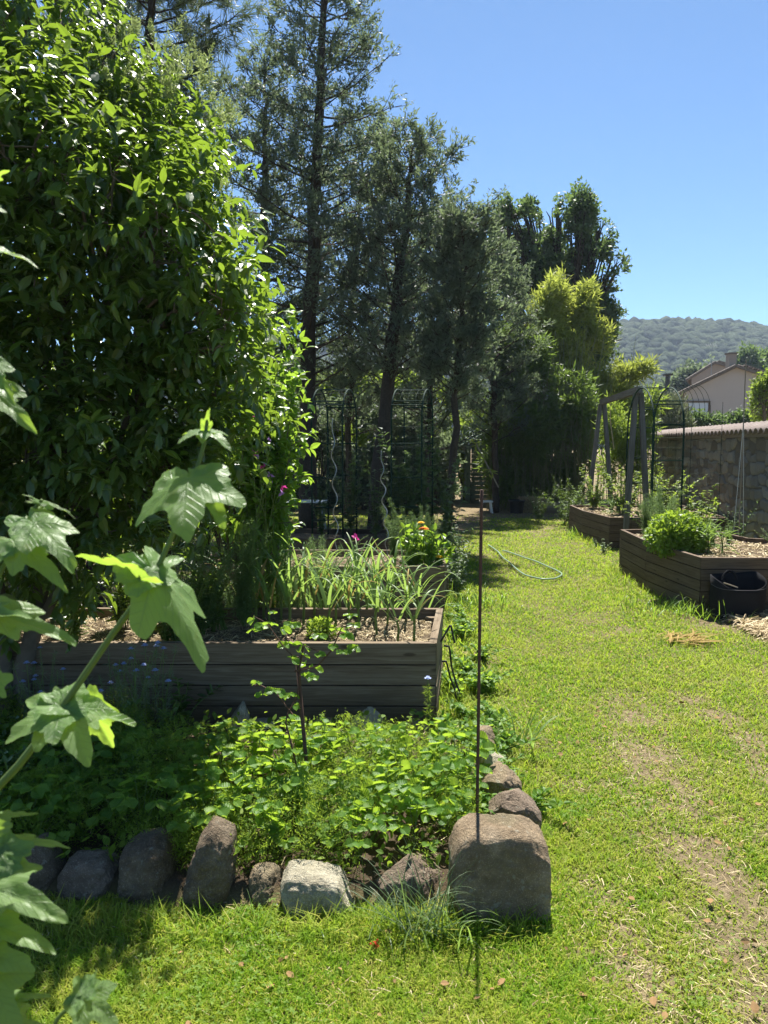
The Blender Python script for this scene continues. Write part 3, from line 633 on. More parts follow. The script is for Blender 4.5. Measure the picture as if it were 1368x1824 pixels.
def make_strawberry(seed, nl=9):
    r = np.random.default_rng(seed); root = thing('strawberry_plant', 'strawberry plant with toothed three part leaves in the stone edged bed', 'strawberry plant', (0, 0, 0), 'strawberry plants in the stone edged bed')
    lv, st = MB(), MB()
    for k in range(nl):
        az = r.uniform(0, 2 * np.pi); rad = r.uniform(0.03, 0.13); h = r.uniform(0.09, 0.2) * (1.15 - rad * 2.5)
        top = np.array([math.cos(az) * rad, math.sin(az) * rad, h]); mid = top * np.array([.45, .45, .6])
        tube(st, [np.zeros(3), mid, top], [0.0018, 0.0015, 0.0012], 4, cap=False)
        out = np.array([math.cos(az), math.sin(az), 0.0]); sc = r.uniform(0.036, 0.07); up = norm(np.array([out[0] * .3, out[1] * .3, 1]) + r.normal(size=3) * .42)
        for da in (-1.15, 0, 1.15):
            d = np.array([math.cos(az + da), math.sin(az + da), r.uniform(-0.25, 0.35)])
            scatter(lv, LET, top[None], frames(d[None], up[None]), np.array([sc * (1.0 if da == 0 else 0.92)]))
    lv.build('leaves', M['leaf_straw'], root, smooth=False); st.build('stems', M['stem_big'], root); return root
sprotos = [make_strawberry(s, n) for s, n in ((1, 9), (2, 11), (3, 8), (4, 10), (5, 7))]
def drop_plants(protos, poly, n, mind, zfun, smin=0.8, smax=1.25, reject=None, first=True):
    P = np.array(poly); lo, hi = P.min(0), P.max(0); pts = []; tries = 0
    while len(pts) < n and tries < 20000:
        tries += 1; q = rng.uniform(lo, hi)
        if not in_poly(np.array([q[0]]), np.array([q[1]]), poly)[0]: continue
        if reject is not None and reject(q): continue
        if all((q[0] - a) ** 2 + (q[1] - b) ** 2 > mind ** 2 for a, b in pts): pts.append((q[0], q[1]))
    for i, (x, y) in enumerate(pts):
        rz = rng.uniform(0, 6.28); s_ = rng.uniform(smin, smax); z = zfun(x, y)
        if i < len(protos):
            o = protos[i]; o.location = (x, y, z); o.rotation_euler = (0, 0, rz); o.scale = (s_,) * 3
        else: dup(protos[i % len(protos)], (x, y, z), rz, s_)
    return pts
INB = [(-2.2, 2.64), (-0.5, 2.56), (0.12, 2.5), (0.32, 2.8), (0.36, 3.40), (0.1, 3.36), (-1.0, 3.36), (-2.2, 3.55)]
drop_plants(sprotos, INB, 92, 0.108, lambda x, y: 0.05, 0.75, 1.12, reject=lambda q: q[0] < -1.3 and rng.random() < 0.6)
# feathery and leafy ground cover filling the bed
def ground_cover():
    mb = MB(); n = 3300; P = np.array(STRAWB); x = rng.uniform(-2.6, 0.42, n); y = rng.uniform(2.4, 3.8, n); k = in_poly(x, y, offset_poly(STRAWB, 0.07)) & ((y < 3.42) | (x < -1.15)) & (fbm(np.stack([x * 4, y * 4, x * 0], -1), 3, 70) > .36)
    x, y = x[k], y[k]; h = fbm(np.stack([x * 3, y * 3, x * 0], -1), 3, 77); n = len(x)
    for lay in range(5):
        zz = 0.06 + lay * 0.034 * (0.4 + h * 1.5); sel = rng.random(n) < (1.0 - lay * 0.12)
        p = np.stack([x + rng.normal(0, .012, n), y + rng.normal(0, .012, n), zz], -1)[sel]; m_ = len(p)
        d = rdir(m_, 1.0); fr = frames(d, rdir(m_, 0.2)); s_ = rng.uniform(0.04, 0.075, m_); ch = rng.integers(0, 3, m_)
        for q in range(3): scatter(mb, FEATH[q], p[ch == q], fr[ch == q], s_[ch == q])
    # small round leaves
    n = 4200; x = rng.uniform(-2.6, 0.42, n); y = rng.uniform(2.4, 3.82, n); k = in_poly(x, y, offset_poly(STRAWB, 0.05)); x, y = x[k], y[k]; n = len(x)
    p = np.stack([x, y, rng.uniform(0.04, 0.15, n)], -1); scatter(mb, LEAF_W, p, frames(rdir(n, .2), rdir(n, 2.0)), rng.uniform(0.018, 0.042, n))
    tag(mb.build('ground_cover', M['leaf_feather']), 'feathery green yarrow and small weeds filling the strawberry bed', 'ground cover', kind='stuff')
    mb = MB(); n = 1500; x = rng.uniform(-2.4, 0.4, n); y = rng.uniform(2.5, 3.8, n); straw_scatter(mb, x, y, np.full(n, 0.065), (.02,.08), wd=0.0008)
    k = 700; x = rng.uniform(-1.1, 0.1, k); y = rng.uniform(3.78, 3.9, k)
    tag(mb.build('dead_stalks', M['straw']), 'dry stalks and bits of straw on the soil of the strawberry bed', 'plant litter', kind='stuff')
ground_cover()

# weeds in lawn, clover, straw litter
def lawn_bits():
    n = 7000; th = rng.uniform(-0.6, 0.6, n); r = 1.6 * np.exp(rng.random(n) * math.log(5.0 / 1.6)); x = r * np.sin(th); y = r * np.cos(th)
    k = (fbm(np.stack([x * 2, y * 2, x * 0], -1), 3, 88) > 0.53) & ~in_poly(x, y, STRAWB) & ((y < 3.75) | (x > 0.5)); x, y = x[k], y[k]; n = len(x)
    mb = MB(); z = ground_z(x, y) + rng.uniform(0.015, 0.035, n); a0 = rng.uniform(0, 6.28, n)
    for j in range(3):
        a = a0 + j * 2.09; d = np.stack([np.cos(a), np.sin(a), rng.uniform(0, .5, n)], -1)
        scatter(mb, LEAF_W, np.stack([x, y, z], -1), frames(d, np.tile([0, 0, 1.], (n, 1))), rng.uniform(0.006, 0.011, n))
    tag(mb.build('clover', M['leaf_feather']), 'tiny clover leaves spread through the near lawn', 'clover', kind='stuff')
    n = 60000; th = rng.uniform(-0.62, 0.62, n); r = 1.55 * np.exp(rng.random(n) * math.log(14 / 1.55)); x = r * np.sin(th); y = r * np.cos(th)
    b = bareness(x, y); k = (rng.random(n) < 0.07 + b * 0.5) & ~in_poly(x, y, STRAWB) & ~in_poly(x, y, BEDA) & ~in_poly(x, y, BEDB) & ~in_poly(x, y, BED1) & ((y < 3.75) | (x > 0.4))
    x, y, r = x[k], y[k], r[k]; mb = MB(); straw_scatter(mb, x, y, ground_z(x, y) + 0.012, (0.01, 0.045), 0.00065)
    n = 9000; x = rng.uniform(2.9, 5.2, n); y = rng.uniform(5.3, 6.5, n); k = in_poly(x, y, STRAW_POLY); x, y = x[k], y[k]
    straw_scatter(mb, x, y, ground_z(x, y) + rng.uniform(0.005, 0.06, len(x)), (0.05, 0.22), 0.003)
    n = 420; th = rng.uniform(-.3, .6, n); r = 1.6 * np.exp(rng.random(n) * math.log(7 / 1.6)); x2 = r * np.sin(th); y2 = r * np.cos(th); k = (x2 > .7) | (y2 < 2.2); x2, y2 = x2[k], y2[k]; n = len(x2); fl = MB()
    scatter(fl, LEAF_W, np.stack([x2, y2, ground_z(x2, y2) + .018], -1), frames(rdir(n) * np.array([1, 1, .3]), rdir(n, 2.5)), rng.uniform(.012, .035, n)); tag(fl.build('fallen_leaves', plain('brown_dead_leaf', (.24, .15, .07), .9, .1)), 'small curled brown leaves and chips fallen on the lawn', 'fallen leaves', kind='stuff')
    tag(mb.build('straw', M['straw']), 'loose pale straw and chips littering the dry patches of the lawn', 'straw', kind='stuff')
lawn_bits()

# ---------------------------------------------------------------- privet tree at left
def privet():
    root = thing('privet_tree', 'huge glossy leaved tree filling the upper left with pale flower buds', 'tree', (-2.0, 4.2, 0))
    B = [(320, 440, 4.05, .3), (360, 520, 4.0, .24), (400, 600, 4.1, .22), (250, 380, 4.0, .35), (140, 330, 4.0, .4), (30, 250, 4.0, .45), (-160, -260, 4.7, .9), (20, -120, 4.8, .5), (-40, 60, 4.6, .7), (90, 90, 4.7, .45), (165, 140, 4.7, .3), (270, 230, 4.7, .28), (320, 300, 4.7, .25), (205, 290, 4.7, .42),
         (-60, 320, 4.6, .9), (100, 330, 4.5, .65), (290, 420, 4.6, .38), (350, 480, 4.7, .22), (140, 500, 4.5, .62), (-60, 560, 4.5, .9), (280, 580, 4.5, .45), (385, 600, 4.6, .26), (410, 680, 4.7, .22), (80, 660, 4.4, .7),
         (250, 730, 4.4, .55), (370, 760, 4.6, .36), (100, 820, 4.2, .55), (230, 860, 4.3, .42), (-60, 840, 4.3, .8), (330, 850, 4.5, .3), (20, 950, 4.2, .35), (150, 960, 4.2, .28), (-260, 300, 4.6, 1.2), (-260, 700, 4.4, 1.1)]
    blobs = []
    for px, py, Y, r in B:
        Y = Y * .88; r = r * .88; c = A(px, py, Y); blobs.append((*c, r, r * 1.15, r))
    tr = MB(); base = G(35, 1330)
    def limb(pts, r0, r1, sides=8):
        P = np.array(pts); n = 14; t = np.linspace(0, 1, n); idx = np.linspace(0, len(P) - 1, n)
        Q = np.stack([np.interp(idx, np.arange(len(P)), P[:, k]) for k in range(3)], -1) + rng.normal(0, .012, (n, 3)); tube(tr, Q, r0 + (r1 - r0) * t, sides)
    limb([A(28, 1330, 3.85), A(40, 1180, 3.9), A(75, 1060, 4.0), A(85, 900, 3.95), A(110, 700, 4.0), A(120, 400, 4.05), A(110, 0, 4.1)], .055, .02)
    limb([A(25, 1330, 3.85), A(2, 1150, 3.9), A(-30, 900, 3.9), A(-80, 500, 4.0)], .06, .03)
    limb([A(60, 1120, 3.95), A(130, 1010, 3.95), A(210, 800, 3.9), A(300, 500, 4.0)], .03, .012)
    limb([A(100, 760, 3.95), A(200, 500, 4.0), A(260, 260, 4.1)], .03, .01)
    for b in blobs:
        c = np.array(b[:3]); s = A(100, 700, 3.9); s = s + (c - s) * 0.25
        for k in range(5):
            e = c + rdir(1)[0] * np.array(b[3:6]) * 0.8; limb([s * .3 + c * .7 + rng.normal(0, .05, 3), c + rng.normal(0, .08, 3), e], .009, .003, 4)
    tr.build('trunk', M['bark_l'], root, smooth=True)
    mb = MB(); TW = MB()
    for bi, b in enumerate(blobs):
        c = np.array(b[:3]); R3 = np.array(b[3:6]); dk = 1.0 if b[2] > 3.0 else 1.55; nt_ = int(300 * dk * R3[0] ** 2 + 16)
        u = rdir(nt_); rr = 0.35 + 0.65 * rng.random(nt_) ** 0.6; rr = rr * (0.8 + 0.4 * fbm(u * 2 + bi, 2, bi)); st = c + u * (rr * 0.95)[:, None] * R3
        d = norm(u + rng.normal(size=(nt_, 3)) * 0.45 + np.array([0, 0, 0.25])); nl = 11; tl = rng.uniform(0.16, 0.32, nt_)
        for k in range(nl):
            f = (k + 0.5) / nl; p = st + d * (tl * f)[:, None] + np.array([0, 0, -0.03]) * f * f
            az = rng.normal(size=(nt_, 3)); sd = norm(np.cross(d, az)); ld = norm(sd * 1.0 + d * 0.55 + np.array([0, 0, -0.25 + 0.1 * rng.random()]))
            nn = norm(np.array([0, 0, 1.0]) + rng.normal(size=(nt_, 3)) * 0.35 + sd * -0.2); ls = rng.uniform(0.05, 0.115, nt_) * (1.05 - 0.3 * f)
            scatter(mb, leaf_t(0.20, 0.05, 0.2), p, frames(ld, nn), ls)
    # drooping dark leaf clusters low in the tree
    for (px, py) in ((140, 1040), (170, 1060), (120, 1000), (60, 1010), (210, 990), (250, 930), (30, 930)):
        c = A(px, py, 4.0); n = 14; d = norm(rng.normal(size=(n, 3)) * np.array([1, 1, .3]) + np.array([0, 0, -.5])); scatter(mb, leaf_t(0.2, 0.05, 0.25), c + rng.normal(0, .05, (n, 3)), frames(d, np.tile([0, 0, 1.], (n, 1)) + rng.normal(size=(n, 3)) * .3), rng.uniform(.08, .14, n))
    mb.build('crown', M['leaf_privet'], root)
    # pale bud panicles
    pn = MB()
    def panicle(c, h):
        d = norm(np.array([rng.normal(0, .35), rng.normal(0, .35), 1.0])); n = 46
        f = rng.random(n); p = c + d * (f * h)[:, None]; side = rdir(n); side = norm(side + d * 0.8); scatter(pn, dia_t(0.09), p, frames(side, rdir(n)), h * 0.42 * (1.05 - f))
        q = p + side * (h * 0.3 * (1.05 - f))[:, None]; scatter(pn, dia_t(0.4), q, frames(rdir(n), rdir(n)), np.full(n, 0.008))
    for (px, py, sx, sy, k) in ((250, 120, 40, 60, 16), (350, 120, 30, 25, 10), (380, 190, 25, 40, 8), (300, 150, 60, 40, 14), (400, 220, 18, 30, 7), (180, 140, 40, 40, 7), (230, 170, 40, 50, 8), (215, 60, 20, 50, 6), (390, 350, 25, 20, 7), (255, 640, 25, 20, 5), (320, 650, 30, 20, 6), (310, 560, 20, 20, 4), (250, 440, 20, 20, 3), (160, 240, 30, 30, 4), (420, 210, 10, 20, 4)):
        for _ in range(k): panicle(A(px + rng.normal(0, sx * .6), py + rng.normal(0, sy * .6), 3.75 + rng.uniform(-.1, .4)), rng.uniform(.08, .14))
    pn.build('flower_buds', M['panicle'], root)
privet()

# bright young shrub growing at the tree's right edge
def lime_shrub():
    root = thing('young_shrub', 'bright lime leaved shrub shoots beside the big dark tree', 'shrub', (-0.75, 5.1, 0))
    mb, st = MB(), MB()
    sh = [((430, 1000), (490, 560), 1), ((440, 1000), (525, 560), 1), ((430, 1000), (470, 640), 1), ((440, 1000), (510, 700), 1), ((420, 1000), (440, 400), 1), ((450, 1000), (505, 620), 1), ((410, 1000), (425, 520), 1), ((420, 1000), (455, 740), 1), ((440, 1000), (480, 760), 1), ((400, 1000), (400, 640), 1), ((400, 1000), (385, 760), 1)] + [((rng.uniform(420, 500), 1010), (rng.uniform(425, 525), rng.uniform(640, 900)), 1) for _ in range(14)]
    for (a, b, _) in sh:
        p0 = A(*a, 5.0); p1 = A(*b, 5.0) + np.array([0, rng.uniform(-.2, .3), 0]); n = 26; t = np.linspace(0, 1, n)[:, None]
        pts = p0 + (p1 - p0) * t + np.sin(t * 3.1) * np.array([rng.uniform(-.1, .05), rng.uniform(-.1, .1), 0]); tube(st, pts, np.linspace(.008, .002, n), 5)
        for k in range(5, n):
            m_ = 3; c = pts[k] + rng.normal(0, .015, (m_, 3)); d = norm(rng.normal(size=(m_, 3)) + np.array([0.25, 0, .1])); scatter(mb, leaf_t(0.24, .06, .25), c, frames(d, norm(np.array([0, 0, 1.]) + rng.normal(size=(m_, 3)) * .4)), rng.uniform(.06, .1, m_))
            if k % 3 == 0:
                sd = norm(rng.normal(size=3) * np.array([1, .6, .4]) + np.array([.3, 0, .4])); q = pts[k] + sd * np.linspace(0, .16, 6)[:, None]; tube(st, q, .0025, 4)
                for c in q[1:]:
                    m_ = 2; d = norm(rng.normal(size=(m_, 3)) + sd * .6); scatter(mb, leaf_t(0.24, .06, .25), np.tile(c, (m_, 1)), frames(d, norm(np.array([0, 0, 1.]) + rng.normal(size=(m_, 3)) * .4)), rng.uniform(.055, .09, m_))
    st.build('stems', M['bark_l'], root); mb.build('leaves', M['leaf_lime'], root)
lime_shrub()

# ---------------------------------------------------------------- trees
def interp_path(P, n):
    P = np.array(P, float); idx = np.linspace(0, len(P) - 1, n); return np.stack([np.interp(idx, np.arange(len(P)), P[:, k]) for k in range(P.shape[1])], -1)
def conifer(label, trunk_pts, r0, levels, z0, name='cypress_tree', nb=70, size=0.115, mat='leaf_con', tm=SPRAY, asc=0.25, seedn=1, dens=1.0):
    """levels: list (z, radius) crown profile; trunk_pts xyz"""
    base = trunk_pts[0]; root = thing(name, label, 'tree', (base[0], base[1], 0), 'tall dark evergreens behind the garden')
    tp = interp_path(trunk_pts, 24); tp[:, :2] += rng.normal(0, .02, (24, 2)); tr = MB(); tube(tr, tp, np.linspace(r0, r0 * .12, 24), 10)
    H = tp[-1][2]; lz = [l[0] for l in levels]; lr = [l[1] for l in levels]; mb = MB(); br = MB()
    for b in range(nb):
        z = z0 + (H - z0) * ((b + rng.random()) / nb) ** 0.9; c = np.array([np.interp(z, tp[:, 2], tp[:, 0]), np.interp(z, tp[:, 2], tp[:, 1]), z])
        L = np.interp(z, lz, lr) * rng.uniform(0.6, 1.15)
        if L < 0.15: L = 0.15
        az = b * 2.4 + rng.normal(0, .3); d = np.array([math.cos(az), math.sin(az), asc + rng.normal(0, .12)]); n = 9; t = np.linspace(0, 1, n)
        pts = c + d * (L * t)[:, None] + np.array([0, 0, 1]) * ((t ** 2) * L * rng.uniform(0.0, .35))[:, None] + rng.normal(0, .02, (n, 3)) * t[:, None]
        tube(br, pts, np.linspace(0.018 * max(L, .5) * .9, .004, n), 4, cap=False)
        nsub = int(6 + 7 * L)
        for s_ in range(nsub):
            f = rng.uniform(0.18, 1.0) ** 0.75; i = f * (n - 1); k = min(int(i), n - 2); p = pts[k] + (pts[k + 1] - pts[k]) * (i - k)
            sd = norm(rng.normal(size=3) * np.array([1, 1, .55]) + d * 0.8 + np.array([0, 0, .15])); sl_ = rng.uniform(.15, .45) * (1.15 - .5 * f) * min(1.3, .5 + L * .5)
            q = p + sd * sl_ * np.linspace(0, 1, 4)[:, None] + np.array([0, 0, 1]) * (np.linspace(0, 1, 4) ** 2 * sl_ * .2)[:, None]
            tube(br, q, [.006, .005, .004, .003], 3, cap=False)
            m_ = max(1, int(rng.integers(2, 6) * dens)); pp = q[0] + (q[-1] - q[0]) * rng.uniform(.25, 1.05, m_)[:, None] + rng.normal(0, .05, (m_, 3))
            dd = norm(sd + rng.normal(size=(m_, 3)) * .5 + np.array([0, 0, .35])); fr = frames(dd, rdir(m_, .5)); T = tm[rng.integers(0, len(tm))]
            scatter(mb, T, pp, fr, rng.uniform(size * .7, size * 1.35, m_))
    tr.build('trunk', M['bark'], root, smooth=True); br.build('branches', M['bark'], root); mb.build('crown', M[mat], root)
    return root
Y1 = 13.0
conifer('tallest dark cypress, its straight trunk left of the garden arches', [[*G(548, 935)[:1], Y1, 0] if 0 else [A(548, 800, Y1)[0], Y1, -0.1], A(548, 650, Y1), A(562, 350, Y1), A(575, 50, Y1), A(578, -140, Y1)], .17,
        [(1.8, .9), (3.0, 1.6), (4.5, 1.6), (6, 1.25), (7.5, 1.1), (8.5, 1.0), (9.2, .7), (10, .2)], 2.2, nb=125, asc=.22)
conifer('slimmer dark cypress between the big leafy tree and the tallest one', [[A(470, 800, 13.8)[0], 13.8, -.1], A(470, 600, 13.8), A(474, 300, 13.8), A(470, 105, 13.8)], .13, [(1.8, .8), (3.5, 1.3), (5.5, 1.1), (7, .75), (8.2, .2)], 1.9, nb=85, asc=.35)
conifer('bare stemmed cypress right of the tallest, leaning slightly right', [[A(668, 900, 12.2)[0], 12.2, -.1], A(680, 800, 12.2), A(700, 600, 12.2), A(716, 450, 12.3), A(730, 330, 12.4), A(735, 262, 12.4)], .15, [(2.0, .9), (3.2, 1.25), (4.5, 1.1), (5.6, .65), (6.4, .3)], 2.2, nb=90, asc=.4)
conifer('lower dense cypress beside the bamboo clump', [[A(797, 930, 11.5)[0], 11.5, -.1], A(812, 700, 11.3), A(826, 520, 11), A(828, 392, 10.8)], .07, [(2.2, .5), (3.0, .6), (3.8, .5), (4.4, .35), (5.4, .15)], 2.1, nb=85, asc=.55)
conifer('background cypress filling the gap left of the tallest trunk', [[A(620, 850, 16)[0], 16, -.1], A(622, 600, 16), A(640, 350, 16), A(650, 230, 16)], .075, [(1.0, .9), (3, 1.5), (5, 1.2), (7, .8), (8.4, .2)], 1.6, nb=90, asc=.4)
conifer('dense low cypress in the gap right of the leaning one', [[A(765, 850, 15)[0], 15, -.1], A(768, 600, 15), A(775, 400, 15)], .08, [(1.2, 1.0), (3, 1.2), (4.5, 1.0), (5.5, .5), (6.2, .2)], 1.3, nb=95, asc=.4)
conifer('low cypress just left of the oak crown', [[A(880, 850, 16.5)[0], 16.5, -.1], A(880, 600, 16.5), A(878, 440, 16.5)], .08, [(1.2, .9), (3, 1.0), (4.5, .8), (5.6, .3)], 1.5, nb=80, asc=.45)
conifer('pine with long needles behind the top of the big leafy tree', [[A(250, 900, 10.5)[0], 10.5, -.1], A(255, 500, 10.5), A(265, 100, 10.5), A(270, -150, 10.5)], .16, [(3.5, .6), (5.0, 1.0), (6.0, 1.2), (7.0, 1.2), (8.3, .5)], 3.8, name='pine_tree', nb=70, mat='leaf_pine', tm=NEED, size=.2, asc=.15)

def round_tree(name, label, cat, trunk, blobs, mat, tm, size, dens, gap=.42, gf=1.6, group=None, bark='bark', nlimb=6, up=.5, shell=.3, seed=0, r0=.1):
    root = thing(name, label, cat, (trunk[0][0], trunk[0][1], 0), group); tr = MB(); tp = interp_path(trunk, 12); tube(tr, tp, np.linspace(r0, r0 * .4, 12), 8)
    for b in blobs:
        c = np.array(b[:3])
        for k in range(nlimb):
            e = c + rdir(1, .6)[0] * np.array(b[3:6]) * .9; s = tp[rng.integers(5, 12)]; m = (s + c) / 2 + rng.normal(0, .1 * b[3], 3)
            q = interp_path([s, m, c * .5 + e * .5 + rng.normal(0, .05, 3), e], 8); tube(tr, q, np.linspace(r0 * .28, r0 * .05, 8), 4, cap=False)
    tr.build('trunk', M[bark], root); mb = MB(); vol_scatter(mb, tm, blobs, dens, size, shell, up, gap, gf, seed=seed); mb.build('crown', M[mat], root); return root
def pb(L, Yd):
    out = []
    for px, py, rx, rz in L:
        c = A(px, py, Yd); k = Yd / FPX; out.append((c[0], c[1] + rng.uniform(-.3, .3), c[2], rx * k, max(rx, rz) * k * .8, rz * k))
    return out
round_tree('oak_tree', 'rounded grey green oak rising above the bamboo', 'tree', [A(1010, 880, 22), A(1010, 700, 22), A(1015, 600, 22)],
           pb([(1030, 390, 26, 50), (985, 400, 22, 45), (940, 400, 25, 45), (900, 400, 25, 42), (1065, 430, 30, 45), (1085, 490, 28, 35), (1020, 480, 50, 60), (950, 480, 50, 60), (890, 470, 30, 60), (1080, 560, 30, 30), (1040, 570, 45, 55), (980, 570, 50, 50), (1095, 600, 26, 24), (1070, 630, 35, 30), (905, 560, 50, 50), (1020, 640, 50, 40)], 22),
           'leaf_oak', OAKC, .22, 620, .52, 2.6, nlimb=14, up=.6, shell=.3, seed=3, r0=.16)
# bamboo
def bamboo(label, cpx, blobs, n_culm, mat, Yd, hgt, size=.19, dens=900, gap=.33, wd=1.1):
    c = G(cpx, 900); c = np.array([A(cpx, 900, Yd)[0], Yd, 0]); root = thing('bamboo_clump', label, 'bamboo', c); st = MB()
    for k in range(n_culm):
        x = c[0] + rng.uniform(-wd, wd); y = Yd + rng.uniform(-.5, .6); L = hgt * rng.uniform(.6, 1.05); a = rng.normal(0, .06, 2); t = np.linspace(0, 1, 9)
        pts = np.stack([x + a[0] * L * t ** 1.5 * 1.3, y + a[1] * L * t ** 1.5, L * t], -1); tube(st, pts, np.linspace(.011, .004, 9), 5, cap=False)
    st.build('culms', M['culm'], root); mb = MB(); vol_scatter(mb, BAMC, blobs, dens, size, .25, .25, gap, 2.2, seed=9); mb.build('foliage', M[mat], root); return root
M['culm'] = plain('bamboo_culm', (0.12, 0.13, 0.045), 0.5, 0.4, var=0.3, scale=3)
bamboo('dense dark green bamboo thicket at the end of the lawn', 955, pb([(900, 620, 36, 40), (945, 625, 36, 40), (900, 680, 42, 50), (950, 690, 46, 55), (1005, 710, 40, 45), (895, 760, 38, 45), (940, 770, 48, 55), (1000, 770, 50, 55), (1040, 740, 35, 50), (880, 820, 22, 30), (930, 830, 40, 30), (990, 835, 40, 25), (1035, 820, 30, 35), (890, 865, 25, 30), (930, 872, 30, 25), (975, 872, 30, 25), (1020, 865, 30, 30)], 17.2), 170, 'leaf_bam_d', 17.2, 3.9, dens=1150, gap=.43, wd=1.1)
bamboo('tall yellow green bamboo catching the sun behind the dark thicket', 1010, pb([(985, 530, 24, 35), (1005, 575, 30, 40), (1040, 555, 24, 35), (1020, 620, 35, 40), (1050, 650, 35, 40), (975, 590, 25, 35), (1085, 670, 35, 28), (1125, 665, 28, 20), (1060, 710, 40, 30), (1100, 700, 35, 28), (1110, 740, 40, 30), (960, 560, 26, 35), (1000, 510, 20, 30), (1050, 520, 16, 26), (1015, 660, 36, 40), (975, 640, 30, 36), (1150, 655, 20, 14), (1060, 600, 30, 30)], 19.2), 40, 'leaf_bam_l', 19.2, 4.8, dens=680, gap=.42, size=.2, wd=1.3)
bamboo('light green bamboo behind the wooden frame and metal arch', 1110, pb([(1090, 760, 26, 45), (1120, 790, 26, 50), (1145, 760, 24, 45), (1100, 830, 30, 40), (1140, 840, 26, 36), (1150, 720, 20, 28)], 14.6), 20, 'leaf_sun', 14.6, 2.6, dens=900, gap=.36, size=.15, wd=.6)
hedge_later = True
# leaning cane
def cane():
    a = A(888, 868, 14.0); b = A(848, 790, 14.0); mb = MB(); t = np.linspace(0, 1, 10)[:, None]; tube(mb, a + (b - a) * t, .012, 6)
    root = thing('bamboo_cane', 'single pale bamboo cane leaning out over the path near the shed', 'bamboo cane', (a[0], a[1], 0)); mb.build('cane', M['wood_p'], root); lv = MB()
    for (px, py) in ((848, 790), (843, 785), (855, 812), (862, 810), (872, 836), (876, 840)):
        n = 6; scatter(lv, LEAF_N, A(px, py, 14.0) + rng.normal(0, .04, (n, 3)), frames(rdir(n, -.5), rdir(n, 1)), rng.uniform(.1, .17, n))
    lv.build('leaves', M['leaf_bam_l'], root)
cane()
# hedges behind the trees
def hedge(label, L, Yd, mat, dens=420, size=.2, gap=.4, name='hedge', tm=OAKC, cat='hedge'):
    bl = pb(L, Yd); root = thing(name, label, cat, (bl[0][0], bl[0][1], 0)); st = MB()
    for b in bl:
        for k in range(4):
            e = np.array(b[:3]) + rdir(1, .5)[0] * np.array(b[3:6]) * .8; s = np.array([b[0] + rng.normal(0, .2), b[1], 0]); tube(st, interp_path([s, (s + e) / 2 + rng.normal(0, .1, 3), e], 6), np.linspace(.03, .008, 6), 4, cap=False)
    st.build('branches', M['bark'], root); mb = MB(); vol_scatter(mb, tm, bl, dens, size, .25, .3, gap, 1.8, seed=31); mb.build('foliage', M[mat], root); return root
hedge('sunlit yellow green hedge far behind the arches', [(420 + 48 * k, 770 + (k % 3) * 18, 45, 62) for k in range(10)] + [(440 + 60 * k, 690, 45, 30) for k in range(7)] + [(450 + 48 * k, 850, 45, 40) for k in range(8)], 20, 'leaf_sun', 260, .26, .47)
hedge('dark green hedge standing behind the tree trunks', [(470 + 50 * k, 820 + (k % 2) * 15, 44, 50) for k in range(7)] + [(500 + 60 * k, 745, 40, 40) for k in range(5)] + [(480 + 50 * k, 875, 40, 26) for k in range(7)], 17.5, 'leaf_con', 420, .2, .42)
hedge('dense dark shrubbery behind the big leafy tree on the left', [(-100, 800, 150, 170), (60, 800, 120, 150), (190, 830, 100, 130), (300, 850, 80, 110), (380, 870, 60, 90), (60, 930, 120, 70), (240, 940, 110, 60), (350, 950, 70, 50)], 7.0, 'leaf_oak', 420, .11, .3)
